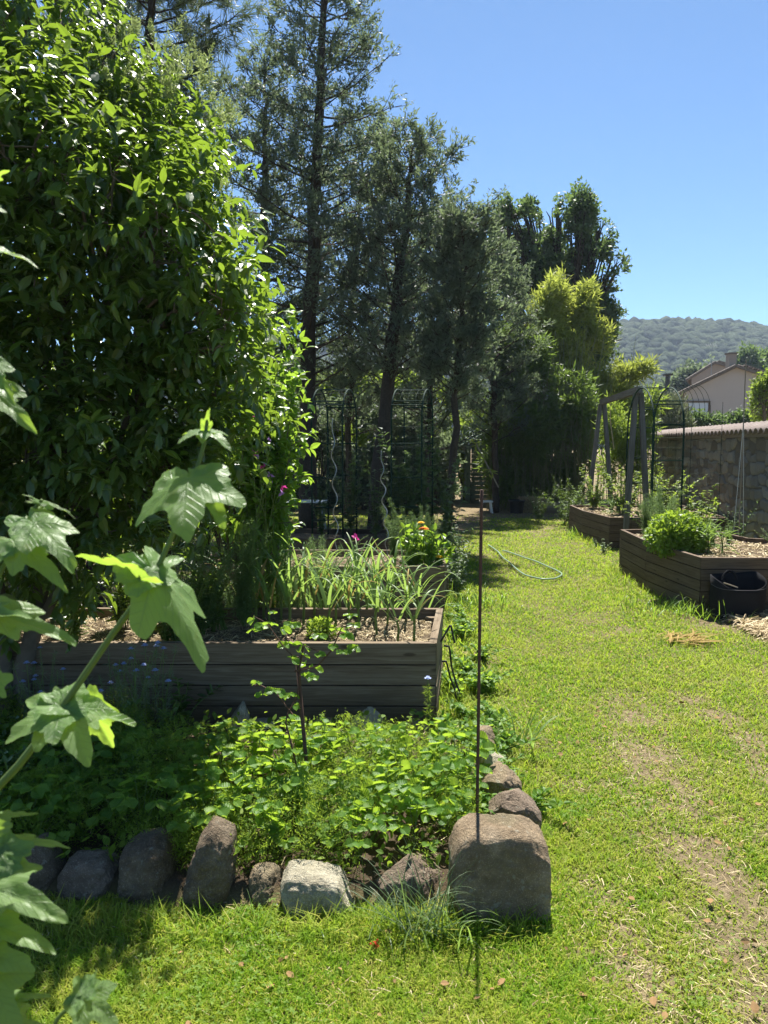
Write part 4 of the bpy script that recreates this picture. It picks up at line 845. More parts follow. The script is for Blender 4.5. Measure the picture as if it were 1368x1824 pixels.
# ---------------------------------------------------------------- stone wall with tile coping
def stone_wall():
    a = np.array([5.98, 16.9]); d = norm(np.array([4.78, 9.5]) - a); b = a + d * 11.5; H = 1.58; th = .28; nrm = np.array([-d[1], d[0]])
    if nrm[0] < 0: nrm = -nrm      # away from the garden
    root = thing('stone_wall', 'rubble stone garden wall topped with curved clay tiles', 'wall', (a[0], a[1], 0))
    L = np.linalg.norm(b - a); nx, nz = 1100, 120; mb = MB()
    U, V = np.meshgrid(np.linspace(0, L, nx), np.linspace(-.1, H, nz)); pn = np.stack([U, V, U * 0], -1)
    cu, cv = .27, .155; wu = U / cu + (fbm(pn * 2.2, 3, 91) - .5) * .9; wv = V / cv + (fbm(pn * 2.0, 3, 92) - .5) * .9; iv = np.floor(wv)
    wu = wu + _h(iv.astype(np.int64), iv.astype(np.int64) * 0, iv.astype(np.int64) * 0, 5)
    iu = np.floor(wu); f1 = np.full(U.shape, 9.); f2 = np.full(U.shape, 9.); cid = np.zeros(U.shape)
    for du in (-1, 0, 1):
        for dv in (-1, 0, 1):
            ju, jv = (iu + du).astype(np.int64), (iv + dv).astype(np.int64); px_ = ju + .2 + .6 * _h(ju, jv, jv * 0, 11); py_ = jv + .25 + .5 * _h(ju, jv, jv * 0, 12); big = .75 + .5 * _h(ju, jv, jv * 0, 14)
            dd = ((np.abs(wu - px_) / big) ** 2.6 + np.abs(wv - py_) ** 2.6) ** (1 / 2.6); idv = _h(ju, jv, jv * 0, 13)
            n1_ = dd < f1; f2 = np.where(n1_, f1, np.minimum(f2, dd)); cid = np.where(n1_, idv, cid); f1 = np.where(n1_, dd, f1)
    joint = np.clip((f2 - f1) / .22 + (fbm(pn * 22, 3, 93) - .5) * .5, 0, 1); rel = joint * (.022 + .02 * cid) + (fbm(pn * 14, 4, 94) - .5) * .02
    X = a[0] + d[0] * U - nrm[0] * rel; Yy = a[1] + d[1] * U - nrm[1] * rel
    i = np.arange(nz - 1)[:, None] * nx; j = np.arange(nx - 1)[None]; q = np.stack([i + j, i + j + 1, i + nx + j + 1, i + nx + j], -1).reshape(-1, 4)
    mb.add(np.stack([X, Yy, V], -1).reshape(-1, 3), q, 0, np.stack([cid, joint, U * 0 + 1], -1))
    A3 = lambda p, z: (p[0], p[1], z); a2, b2 = a + nrm * th, b + nrm * th
    mb.add([A3(a, -.1), A3(b, -.1), A3(b2, -.1), A3(a2, -.1), A3(a, H), A3(b, H), A3(b2, H), A3(a2, H)], np.array([[4, 5, 6, 7], [1, 2, 6, 5], [2, 3, 7, 6], [3, 0, 4, 7]]), 0, [(.5, 0, 1)] * 8)
    m, t, out = newmat('rubble_masonry'); at = t.nodes.new('ShaderNodeAttribute'); at.attribute_name = 'gr'; sp = t.nodes.new('ShaderNodeSeparateXYZ'); t.links.new(at.outputs['Vector'], sp.inputs[0]); g = geo(t)
    n1 = noise(t, g, 9, 6, .65); n2 = noise(t, g, 45, 4, .7)
    c = ramp(t, sp.outputs[0], [(0, (.17, .14, .11)), (.3, (.33, .275, .215)), (.55, (.45, .40, .33)), (.8, (.25, .225, .205)), (1, (.54, .49, .41))])
    c = mixc(t, math_n(t, 'MULTIPLY', n1, .6), c, (.17, .14, .115)); c = mixc(t, math_n(t, 'MULTIPLY', n2, .35), c, (.12, .10, .08))
    c = mixc(t, ramp(t, sp.outputs[1], [(.25, (1, 1, 1)), (.6, (0, 0, 0))]), c, mixc(t, n1, (.12, .10, .085), (.23, .20, .165)))
    t.links.new(prin(t, c, .95, .1, bump(t, n2, .7, .02)), out.inputs[0]); mb.build('masonry', m, root, smooth=True)
    # tiles: row of half round cover tiles lying across the wall, sloped to the garden
    tl = MB(); s = 0; k = 0
    while s < L:
        c0 = a + d * (s + .11); n = 7; ang = np.linspace(0, np.pi, n); vs = []; r = .095
        for (o, z, rr) in ((-.14, H + .035 + rng.uniform(-.006, .006), r * 1.08), (.12, H + .15, r * .9), (th + .1, H + .04, r)):
            for A_ in ang:
                pp = c0 + nrm * o + d * (math.cos(A_) * rr); vs.append((pp[0], pp[1], z + math.sin(A_) * rr * .8))
            for A_ in ang[::-1]:
                pp = c0 + nrm * o + d * (math.cos(A_) * (rr - .014)); vs.append((pp[0], pp[1], z + math.sin(A_) * (rr - .014) * .8 - .004))
        m_ = 2 * n; f = [[row * m_ + j, row * m_ + (j + 1) % m_, (row + 1) * m_ + (j + 1) % m_, (row + 1) * m_ + j] for row in range(2) for j in range(m_)]
        f2 = [[j, m_ - 1 - j, m_ - 2 - j, j + 1] for j in range(n - 1)]
        tl.add(np.array(vs), np.array(f + f2)); s += .205
    # dark mortar bed under the tiles
    mo = MB(); e1 = a - nrm * .05; e2 = b - nrm * .05; e3 = b + nrm * (th + .05); e4 = a + nrm * (th + .05); z0, z1 = H + .004, H + .05
    mo.add([A3(e1, z0), A3(e2, z0), A3(e3, z0), A3(e4, z0), A3(e1, z1), A3(e2, z1), A3(e3, z1 + .02), A3(e4, z1 + .02)], BOXF)
    mo.build('mortar', M['render_dark'], root); tl.build('tile_coping', M['tile'], root, smooth=True)
stone_wall()

# ---------------------------------------------------------------- houses
def house(label, Yd, xl, xp, xr, ze, zp, zr, depth, wallm, roofm, extra=True):
    root = thing('house', label, 'house', ((xl + xr) / 2, Yd, 0)); w = MB()
    v = [(xl, Yd, -1), (xr, Yd, -1), (xr, Yd, zr), (xp, Yd, zp), (xl, Yd, ze), (xl, Yd + depth, -1), (xr, Yd + depth, -1), (xr, Yd + depth, zr), (xp, Yd + depth, zp), (xl, Yd + depth, ze)]
    sh = depth * .47; v = [(p[0] + (sh if p[1] > Yd else 0), p[1], p[2]) for p in v]
    w.add(v, [np.array([[0, 1, 2, 3, 4], [9, 8, 7, 6, 5]]), np.array([[0, 4, 9, 5], [1, 6, 7, 2]])]); w.build('wall', wallm, root)
    r = MB(); ov = .45
    def slope(x0, z0, x1, z1):
        e = norm(np.array([x1 - x0, 0, z1 - z0])); a = np.array([x0, 0, z0]) - e * ov; b = np.array([x1, 0, z1]); L = np.linalg.norm(b - a); nrm_ = np.array([-e[2], 0, e[0]]) 
        if nrm_[2] < 0: nrm_ = -nrm_
        n = int(depth / .08); ys = np.linspace(Yd - .35, Yd + depth + .3, n); vs = []
        for kk, y in enumerate(ys):
            hgt = .16 + .05 * math.sin(kk * math.pi / 1.5)
            for p, h in ((a, .0), (b, .0), (b, hgt), (a, hgt)): q = p + nrm_ * h; vs.append((q[0] + (y - Yd) * .47, y, q[2]))
        f = [[k * 4 + j, k * 4 + (j + 1) % 4, k * 4 + 4 + (j + 1) % 4, k * 4 + 4 + j] for k in range(n - 1) for j in range(4)] + [[0, 3, 2, 1], [n * 4 - 4, n * 4 - 3, n * 4 - 2, n * 4 - 1]]
        r.add(vs, np.array(f))
        m = int(L / .28)      # verge tiles seen from the gable end
        for k in range(m): c = a + e * (k + .5) * .28 + nrm_ * .2; box(r, (c[0], Yd - .3, c[2]), (.24, .24, .09), tilt=[[e[0], 0, -e[2] if e[0] > 0 else -e[2]], [0, 1, 0], [e[2], 0, e[0]]])
    slope(xl, ze, xp, zp); slope(xr, zr, xp, zp); rf = r.build('roof', roofm, root)
    return root, rf
k45 = 45 / FPX
Xp, Zp = A(1312, 655, 45)[[0, 2]]; Xl, Zl = A(1219, 700, 45)[[0, 2]]; Xr = Xp + 7; Zr = Zp - 2.2
h1, rf1 = house('beige rendered house with low tiled gable beyond the wall', 45, Xl, Xp, Xr, Zl, Zp, Zr, 9, M['render_pink'], M['tile_dark'])
mb = MB(); c = A(1302, 645, 46); box(mb, (c[0], 46, c[2] - .1), (.42, .5, 1.1)); ch = mb.build('chimney', M['render_dark'], rf1)
mb = MB(); box(mb, (c[0], 46, c[2] + .50), (.55, .62, .09)); mb.build('chimney_cap', M['tile_dark'], rf1)
mb = MB(); c2 = A(1247, 738, 45); box(mb, (c2[0] - .15, 44.95, c2[2]), (1.15, .06, 1.35)); dr = mb.build('garage_door', plain('pale_blue_door', (.5, .56, .62), .5, var=.05), h1)
mb = MB(); box(mb, (c2[0] + .48, 44.93, c2[2]), (.1, .1, 1.45)); box(mb, (c2[0] - .15, 44.92, c2[2] + .73), (1.36, .1, .1)); mb.build('frame', M['wood_r'], h1)
c = A(1291, 650, 44.5)
an = thing('antenna', 'thin television antenna mast beside the house chimney', 'antenna', (c[0], 46.3, c[2] - .5)); mb = MB(); tube(mb, [(c[0], 46.3, c[2] - .6), (c[0], 46.3, c[2] + 1.5)], .02, 6); mb.build('mast', M['grey_metal'], an)
mb = MB(); zt = c[2] + 1.45; tube(mb, [(c[0] - .4, 46.3, zt - .1), (c[0] + .3, 46.3, zt - .1)], .012, 4)
for q in range(5): tube(mb, [(c[0] - .35 + q * .14, 46.2, zt - .2), (c[0] - .35 + q * .14, 46.4, zt)], .008, 4)
mb.build('aerial', M['grey_metal'], an)
Xp2, Zp2 = A(1274, 648, 60)[[0, 2]]; Xl2, Zl2 = A(1232, 674, 60)[[0, 2]]
house('darker roofed building behind the beige house', 60, Xl2, Xp2, Xp2 + 5, Zl2, Zp2, Zp2 - 1.3, 8, M['render_dark'], M['tile_dark'])

# shrubs and trees past the wall
hedge('dark clipped hedge along the foot of the beige house', [(1235, 752, 24, 20), (1262, 760, 24, 20), (1290, 758, 26, 20), (1318, 752, 24, 22), (1345, 765, 26, 20), (1375, 765, 26, 20)], 24, 'leaf_oak', 520, .2, .3)
hedge('silvery olive bush behind the metal arch', [(1195, 735, 28, 38), (1180, 770, 26, 34), (1215, 765, 24, 34), (1190, 800, 30, 30)], 19, 'leaf_olive', 800, .17, .36, name='olive_bush', cat='bush', tm=BAMC)
round_tree('young_tree', 'light green young tree at the right edge beyond the wall', 'tree', [A(1365, 800, 20), A(1362, 740, 20), A(1360, 700, 20)], pb([(1352, 700, 14, 22), (1375, 680, 22, 24), (1372, 730, 22, 26), (1345, 730, 9, 10), (1400, 700, 26, 40)], 20), 'leaf_sun', OAKC, .17, 520, .42, 2.2, bark='bark_l', seed=12, r0=.06)
for k, (px, py, rx, rz, lab) in enumerate(((1230, 672, 30, 26, 'dark pine left of the house roofs'), (1330, 640, 24, 22, 'green treetop just right of the chimney'), (1362, 650, 30, 26, 'green treetop above the right slope of the roof'), (1262, 655, 16, 16, 'small dark treetop behind the rear building'), (1180, 700, 26, 22, 'dark tree left of the olive bush, far off'))):
    Yd = 75 + k * 4; c = A(px, py, Yd)
    round_tree('distant_tree', lab, 'tree', [(c[0], Yd, 0), (c[0], Yd, c[2] * .5), (c[0], Yd, c[2])], pb([(px, py, rx * .6, rz), (px - rx * .6, py + rz * .5, rx * .6, rz * .7), (px + rx * .6, py + rz * .6, rx * .6, rz * .7), (px, py + rz, rx, rz * .8)], Yd), 'leaf_oak' if k in (1, 2) else 'leaf_con', OAKC, .75, 45, .35, .4, seed=40 + k, r0=.25, nlimb=2)
c = A(1189, 682, 40); mb = MB(); tube(mb, [(c[0], 40, 0), (c[0], 40, c[2] + .35)], [.12, .12], 8); box(mb, (c[0], 40, c[2] + .42), (.4, .4, .1)); tag(mb.build('flue_pipe', M['black_metal'], origin=(c[0], 40, 0)), 'dark pipe standing behind the top of the metal arch', 'pipe')

# ---------------------------------------------------------------- wooded hill
def hill():
    xs = np.linspace(-585, 585, 100); ys = np.linspace(150, 585, 50); X, Y = np.meshgrid(xs, ys)
    def hz(X, Y):
        r = np.clip((Y - 170) / 330, 0, 1); r = r * r * (3 - 2 * r)
        ridge = 66 + 9 * np.sin(X / 95 + .4) + 6 * (fbm(np.stack([X / 60, Y / 60, X * 0], -1), 3, 5) - .5) - 10 * np.clip((150 - X) / 300, 0, 1.4) 
        return -2 + r * ridge + (fbm(np.stack([X / 45, Y / 45, X * 0], -1), 3, 15) - .5) * 14 * r
    Z = hz(X, Y); nx = len(xs); i = np.arange(len(ys) - 1)[:, None] * nx; j = np.arange(nx - 1)[None]
    q = np.stack([i + j, i + j + 1, i + nx + j + 1, i + nx + j], -1).reshape(-1, 4); mb = MB(); mb.add(np.stack([X, Y, Z], -1).reshape(-1, 3), q)
    tag(mb.build('hill', plain('hill_scrub', (.05, .07, .03), .95, .1, scale=.3), smooth=True), kind='structure')
    import bmesh
    bm = bmesh.new(); bmesh.ops.create_icosphere(bm, subdivisions=2, radius=1); iv = np.array([v.co[:] for v in bm.verts]); fi = np.array([[v.index for v in f.verts] for f in bm.faces]); bm.free()
    n = 9000; th = rng.uniform(-.62, .62, n); vis = (rng.random(n) < .62); th = np.where(vis, rng.uniform(.22, .62, n), th); Yd = rng.uniform(190, 540, n); x = Yd * np.tan(th); z = hz(x, Yd)
    mb = MB(); m = len(iv)
    s = rng.uniform(2.0, 4.6, n); stretch = rng.uniform(.7, 1.1, n)
    V = iv[None] * s[:, None, None] * np.array([1, 1, 1]) ; V[..., 2] *= stretch[:, None]
    P = np.stack([x, Yd, z + s * .55], -1); V = V + P[:, None]; nn = fbm(V * .55, 3, 66) - .5; V = V + (iv[None] * nn[..., None] * s[:, None, None] * .9)
    off = (np.arange(n) * m)[:, None, None]; mb.add(V.reshape(-1, 3), (fi[None] + off).reshape(-1, 3))
    mt, t, out = newmat('distant_wood'); g = geo(t); ri = geo(t, 'Random Per Island'); n1 = noise(t, g, 1.3, 5, .7)
    c = ramp(t, ri, [(0, (.028, .045, .02)), (.5, (.05, .075, .03)), (1, (.085, .115, .045))]); c = mixc(t, math_n(t, 'MULTIPLY', n1, .5), c, (.03, .045, .02))
    t.links.new(prin(t, c, .9, .1, bump(t, n1, 1.0, 2.0)), out.inputs[0])
    tag(mb.build('forest', mt, smooth=True), 'blue green forest covering the distant hillside', 'forest', kind='stuff')
hill()

# ---------------------------------------------------------------- shed
def shed():
    Yd = 19.0; a = A(834, 800, Yd); x0 = a[0]; x1 = x0 + 1.7; Hs = A(834, 792, Yd)[2]; root = thing('garden_shed', 'small pale green weatherboard shed half hidden by bamboo', 'shed', (x0, Yd, 0)); mb = MB()
    nb = 13; hb = Hs / nb
    for k in range(nb):
        z = k * hb; v = [(x0 + .08, Yd - .02, z), (x1, Yd - .02, z), (x1, Yd + .02, z), (x0 + .08, Yd + .02, z), (x0 + .08, Yd + .004, z + hb - .006), (x1, Yd + .004, z + hb - .006), (x1, Yd + .02, z + hb - .006), (x0 + .08, Yd + .02, z + hb - .006)]
        sd = rng.random() * 9; mb.add(v, BOXF, 0, [(p[0] + sd, p[2], sd) for p in v])
        v2 = [(x0 + .02, Yd + .08, z), (x0 + .06, Yd + .08, z), (x0 + .06, Yd + 2, z), (x0 + .02, Yd + 2, z), (x0 + .02, Yd + .08, z + hb - .006), (x0 + .06, Yd + .08, z + hb - .006), (x0 + .06, Yd + 2, z + hb - .006), (x0 + .02, Yd + 2, z + hb - .006)]
        mb.add(v2, BOXF, 0, [(p[1] + sd, p[2], sd) for p in v2])
    mb.build('wall', M['shed'], root); mb = MB(); box(mb, (x0, Yd - .0, Hs / 2), (.12, .12, Hs)); mb.build('corner_post', M['shed'], root)
    mb = MB(); xm = (x0 + x1) / 2; zt = Hs + .5
    for s_ in (-1, 1):
        e = (xm - s_ * (.85 + .3), Hs - .12); v = [(e[0], Yd - .3, e[1]), (xm, Yd - .3, zt), (xm, Yd + 2.2, zt), (e[0], Yd + 2.2, e[1]), (e[0], Yd - .3, e[1] + .06), (xm, Yd - .3, zt + .06), (xm, Yd + 2.2, zt + .06), (e[0], Yd + 2.2, e[1] + .06)]
        mb.add(v, BOXF, 0, v)
    mb.build('roof', M['shed'], root)
    mb = MB(); mb.add([(x0, Yd + .03, Hs), (x1, Yd + .03, Hs), (xm, Yd + .03, zt)], np.array([[0, 1, 2]])); mb.build('gable', M['shed'], root)
shed()

# ---------------------------------------------------------------- things at the end of the lawn
def crate(px0, px1, py, label):
    g = G((px0 + px1) / 2, py); Yd = g[1]; x0 = A(px0, py, Yd)[0]; x1 = A(px1, py, Yd)[0]; W = x1 - x0; Hc = .23; D = .35; root = thing('wooden_crate', label, 'crate', (g[0], Yd, 0))
    for s_, y in ((0, Yd), (1, Yd + D)):
        for k in range(2): mb = MB(); box(mb, (g[0], y, .055 + k * .125), (W, .015, .105)); mb.build('slat', M['wood_p'], root)
    for x in (x0 + .012, x1 - .012):
        for k in range(2): mb = MB(); box(mb, (x, Yd + D / 2, .055 + k * .125), (.015, D - .02, .105)); mb.build('slat', M['wood_p'], root)
    for x in (x0 + .03, x1 - .03):
        for y in (Yd + .022, Yd + D - .022): mb = MB(); box(mb, (x, y, .12), (.03, .025, .24)); mb.build('corner_post', M['wood_p'], root)
crate(975, 1014, 915, 'pale slatted wooden crate standing by the bamboo thicket')
def pot():
    g = G(920, 914); root = thing('flower_pot', 'black round plastic tub in front of the bamboo', 'pot', g); mb = MB(); r = .17
    prof = [(r * .8, 0), (r * .95, .25), (r * 1.06, .255), (r * 1.06, .29), (r * .98, .29), (r * .9, .2), (0.001, .2)]; n = 24; a = np.linspace(0, 2 * np.pi, n, endpoint=False)
    v = [(g[0] + R * math.cos(q), g[1] + R * math.sin(q), z) for R, z in prof for q in a]; f = [[i * n + j, i * n + (j + 1) % n, (i + 1) * n + (j + 1) % n, (i + 1) * n + j] for i in range(len(prof) - 1) for j in range(n)]
    mb.add(v, np.array(f)); mb.build('tub', M['black_metal'], root, smooth=True)
pot()
def bale():
    g = G(948, 914); root = thing('hay_bale', 'brown straw bale between the black tub and the wooden crate', 'bale', g)
    n = 5000; x = g[0] + rng.uniform(-.24, .24, n); z = rng.uniform(0.02, .3, n); y = g[1] + rng.uniform(-.02, .35, n); f = rng.random(n); y = np.where(f < .6, g[1] + rng.normal(0, .012, n), y); z = np.where(f >= .6, .3 + rng.normal(0, .012, n), z)
    mb = MB(); straw_scatter(mb, x, y, z, (.05, .13), .004, tilt=.4); mb.build('straw', M['straw'], root); mb = MB(); box(mb, (g[0], g[1] + .17, .145), (.46, .32, .28)); mb.build('core', M['mulch'], root)
    mb = MB()
    for dx in (-.1, .1): tube(mb, [(g[0] + dx, g[1] - .025, .01), (g[0] + dx, g[1] - .025, .315), (g[0] + dx, g[1] + .36, .315)], .004, 4)
    mb.build('twine', M['rust'], root)
bale()
def white_tray():
    g = G(866, 893, .25); root = thing('garden_stool', 'small white plastic stool on the path before the shed', 'stool', (g[0], g[1], 0)); mb = MB(); box(mb, (g[0], g[1], .25), (.26, .26, .03)); mb.build('seat', M['white'], root)
    for sx in (-1, 1):
        for sy in (-1, 1): mb = MB(); beam(mb, (g[0] + sx * .09, g[1] + sy * .09, .235), (g[0] + sx * .12, g[1] + sy * .12, 0), .03, .03); mb.build('leg', M['white'], root)
white_tray()

# ---------------------------------------------------------------- wooden A-frames and beam
def aframe():
    n0 = A(1137, 699, 10.4); f0 = A(1073, 719, 13.6); Hn = n0[2]; Hf = f0[2]; root = thing('timber_trestle', 'grey timber swing style frame with two pairs of slanting legs', 'wooden frame', (n0[0], n0[1], 0))
    dd = norm(f0 - n0)
    for c, s0, s1 in ((n0, -.13, .21), (f0, -.25, .25)):
        for s_ in (s0, s1): mb = MB(); beam(mb, (c[0] + s_, c[1], -.02), (c[0] + (.035 if s_ > 0 else -.035), c[1], c[2] - .01), .066, .06); mb.build('leg', M['wood_g'], root)
    mb = MB(); beam(mb, n0 - dd * .12 + np.array([0, 0, .03]), f0 + dd * .12 + np.array([0, 0, .03]), .07, .09, side=(1, 0, 0)); mb.build('beam', M['wood_g'], root)
    mb = MB(); p = n0 + dd * 2.4; tube(mb, [p, p + np.array([.05, .1, -.35]), p + np.array([.12, .1, -.8])], .008, 5); mb.build('rope', M['straw'], root)
aframe()

# ---------------------------------------------------------------- garden arches
def arch(label, legL, legR, off, Ht, zb, rungs, thin=.011, mesh=True):
    L = np.array(legL, float); R = np.array(legR, float); off = np.array(off, float); root = thing('garden_arch', label, 'garden arch', ((L[0] + R[0]) / 2, (L[1] + R[1]) / 2, zb), 'green metal garden arches')
    rad = np.linalg.norm(R - L) / 2; cz = Ht - min(rad, .55)
    def hoop(o):
        pts = [(*(L + o), zb), (*(L + o), (zb + cz) / 2), (*(L + o), cz)]
        for a in np.linspace(0, np.pi, 17)[1:-1]:
            c = (L + R) / 2 + o; q = c - (R - L) / 2 * math.cos(a); pts.append((q[0], q[1], cz + math.sin(a) * (Ht - cz)))
        pts += [(*(R + o), cz), (*(R + o), (zb + cz) / 2), (*(R + o), zb)]; return np.array(pts)
    for o in (off * 0, off): mb = MB(); tube(mb, hoop(o), thin, 6); mb.build('hoop', M['green_metal'], root, smooth=True)
    for leg in (L, R):
        for z in rungs: mb = MB(); a, b = (*leg, z), (*(leg + off), z); tube(mb, [a, b], thin * .8, 5); mb.build('rung', M['green_metal'], root)
    H0 = hoop(off * 0); H1_ = hoop(off)
    for k in (5, 10, 15): mb = MB(); tube(mb, [H0[k], H1_[k]], thin * .8, 5); mb.build('rung', M['green_metal'], root)
    if mesh:
        mb = MB()
        for leg in (L, R):
            for z in np.arange(zb + .15, cz, .12): tube(mb, [(*leg, z), (*(leg + off), z)], .0016, 3)
            for f in (.25, .5, .75): tube(mb, [(*(leg + off * f), zb), (*(leg + off * f), cz)], .0016, 3)
        for f in (.25, .5, .75): tube(mb, hoop(off * f)[2:-2], .0016, 3)
        for k in range(3, 17, 2): tube(mb, [H0[k], H1_[k]], .0016, 3)
        mb.build('wire_mesh', M['green_metal'], root)
    return root
arch('green metal garden arch on the right between the beds, in front of the stone wall', A(1117, 800, 10.6)[:2], A(1164, 800, 9.0)[:2], (.36, .02), 2.21, .1, (.45, .95, 1.3, 1.72, 2.0))
arch('green metal garden arch left of centre, beside the tall trunk', A(555, 800, 8.9)[:2], A(584, 800, 9.6)[:2], (.36, .03), 2.15, .35, (.6, .75, 1.1, 1.5, 1.95))
arch('green metal garden arch right of centre, near the leafy climbing beans', A(697, 800, 8.95)[:2], A(720, 800, 9.6)[:2], (.36, .03), 2.15, .35, (.6, .75, 1.1, 1.5, 1.95))
# extra bare wires arching right of the right arch
def wires():
    root = thing('netting_hoops', 'thin wire hoops and netting strands beside the right arch', 'netting', A(1225, 900, 9.2)); mb = MB()
    for k in range(5):
        a = A(1200 + k * 10, 700, 9.2 + k * .1); x, y = a[0], a[1]; t = np.linspace(0, math.pi * .55, 9); tube(mb, np.stack([x + np.sin(t) * .22, y + t * .05, a[2] - .35 + np.cos(t) * .35 + .1], -1), .003, 4)
    for k in range(9):
        z = .75 + k * .13; tube(mb, [(3.55, 9.02, z), (3.62 + .5, 9.25, z + rng.normal(0, .01))], .0016, 3)
    for x in (3.66, 4.1): tube(mb, [(x, 9.05 + (x - 3.6) * .4, .4), (x, 9.05 + (x - 3.6) * .4, 2.0)], .003, 4)
    mb.build('wire', M['green_metal'], root)
wires()
def spiral(px0, py0, px1, py1, Yd, label):
    a, b = A(px0, py0, Yd), A(px1, py1, Yd); n = 80; t = np.linspace(0, 1, n); amp = .022 * np.clip((t) * 6, 0, 1) * np.clip((1 - t) * 4, 0, 1)
    pts = b + (a - b) * t[:, None] + np.stack([np.cos(t * 30) * amp, np.sin(t * 30) * amp, 0 * t], -1); mb = MB(); tube(mb, pts, .005, 6); tag(mb.build('spiral_stake', M['grey_metal'], smooth=True, origin=tuple(b)), label, 'plant stake', 'spiral plant stakes')
spiral(592, 745, 600, 990, 7.2, 'wavy silver plant stake inside the left green arch'); spiral(679, 803, 690, 990, 7.2, 'wavy silver plant stake between the two green arches')

# rods -----------------------------------------------------------------
def rod():
    a = A(858, 872, 2.66); g = A(849, 1490, 2.66); b = np.array([g[0], g[1], -.1]); mb = MB(); n = 30; t = np.linspace(0, 1, n)[:, None]; pts = b + (a - b) * t; tube(mb, pts, .0055 * (1 + .12 * (np.arange(n) % 2)), 8)
    tag(mb.build('iron_rod', M['rust'], smooth=True, origin=(b[0], b[1], 0)), 'long rusty iron rod standing upright behind the largest stone', 'metal rod')
rod()
def bramble():
    b0 = A(545, 1352, 3.0); t0 = A(529, 1170, 3.0); mb = MB(); tube(mb, [(b0[0], b0[1], 0), tuple(b0), tuple(t0)], .008, 7); tag(mb.build('plant_stake', M['rust'], smooth=True, origin=(b0[0], b0[1], 0)), 'short dark rusty stake holding the bramble in the strawberry bed', 'plant stake')
    root = thing('bramble', 'bramble with bright toothed leaves growing up the dark stake', 'bramble', (b0[0] - .02, b0[1] + .02, 0)); st = MB(); lv = MB(); Y = 2.98
    canes = [[(528, 1370), (515, 1320), (508, 1280), (530, 1240), (533, 1180), (510, 1150), (480, 1110), (455, 1095)], [(533, 1200), (560, 1180), (590, 1150), (610, 1120), (632, 1110)], [(520, 1270), (490, 1240), (465, 1225), (452, 1215)], [(533, 1190), (545, 1150), (565, 1160)]]
    for c in canes: tube(st, interp_path([A(x, y, Y) + rng.normal(0, .008, 3) for x, y in c], 20), np.linspace(.004, .0018, 20), 5)
    spots = [(455, 1103, .05), (470, 1112, .06), (450, 1122, .05), (500, 1120, .065), (512, 1145, .06), (520, 1110, .055), (540, 1148, .06), (518, 1172, .06), (545, 1182, .065), (560, 1190, .055), (565, 1165, .05), (570, 1130, .06), (585, 1150, .055), (598, 1122, .06), (612, 1130, .065), (632, 1112, .06), (625, 1095, .045), (635, 1150, .06), (610, 1160, .05), (560, 1205, .05), (460, 1215, .045), (490, 1228, .065), (502, 1238, .05), (518, 1235, .055), (525, 1255, .05), (468, 1238, .045), (535, 1165, .06), (480, 1110, .05), (490, 1090, .04), (545, 1200, .06)]
    for (x, y, s_) in spots:
        c = A(x, y, Y + rng.uniform(-.04, .05)); az = rng.uniform(0, 6.28); up = norm(np.array([0, -.25, 1.0]) + rng.normal(size=3) * .4)
        for da in (-1.1, 0, 1.1): scatter(lv, LET, c[None], frames(np.array([[math.cos(az + da), math.sin(az + da), rng.uniform(-.5, .1)]]), up[None]), np.array([s_ * .75]))
    st.build('canes', M['rust'], root); lv.build('leaves', M['leaf_lime'], root)
bramble()

# ---------------------------------------------------------------- garlic
def make_garlic(seed):
    r = np.random.default_rng(seed); root = thing('garlic_plant', 'garlic plant with long arching strap leaves in the front left bed', 'garlic plant', (0, 0, 0), 'garlic plants in the raised bed'); st = MB(); lv = MB(); h = r.uniform(.13, .2)
    tube(st, [(0, 0, -.05), (r.normal(0, .005), r.normal(0, .005), h * .6), (r.normal(0, .01), r.normal(0, .01), h)], [.008, .008, .007], 7)
    nl = r.integers(6, 9)
    for k in range(nl):
        az = (k % 2) * np.pi + r.normal(0, .6); z0 = h * (.55 + .5 * k / nl); L = r.uniform(.28, .46); el = r.uniform(.95, 1.35); n = 12; t = np.linspace(0, 1, n); bend = r.uniform(.2, 2.0)
        ang = el - bend * t ** 2.2; ds = L / n; rr = np.cumsum(np.cos(ang)) * ds; zz = z0 + np.cumsum(np.sin(ang)) * ds; wd = .0095 * np.clip(1.15 - t, .02, 1) ** .7 * r.uniform(.75, 1.2)
        c = np.stack([np.cos(az) * rr, np.sin(az) * rr, zz], -1); s_ = np.array([-math.sin(az), math.cos(az), 0]); up_ = np.array([0, 0, .35])
        v = np.concatenate([np.stack([c - s_ * w_ + up_ * w_, c, c + s_ * w_ + up_ * w_], 1) if False else np.stack([c - s_ * wd[:, None] + up_ * wd[:, None], c, c + s_ * wd[:, None] + up_ * wd[:, None]], 1) for w_ in (0,)]).reshape(-1, 3)
        f = [[i * 3 + j, i * 3 + j + 1, i * 3 + 3 + j + 1, i * 3 + 3 + j] for i in range(n - 1) for j in range(2)]; lv.add(v, np.array(f), 1 if (k == 0 and r.random() < .8) else 0)
    st.build('stem', M['stem_big'], root); lv.build('leaves', [M['leaf_garlic'], M['leaf_dry']], root, smooth=True); return root
gp = [make_garlic(s) for s in range(11, 18)]
gspots = [(708, 1142), (737, 1142), (672, 1128), (640, 1110), (598, 1108), (585, 1125), (560, 1100), (620, 1100), (655, 1098), (690, 1110), (540, 1110), (515, 1122), (500, 1100), (480, 1118), (470, 1100), (530, 1095), (575, 1092), (605, 1090), (640, 1088), (670, 1092), (700, 1095), (725, 1100), (745, 1092), (495, 1090), (455, 1110)]
gi = 0
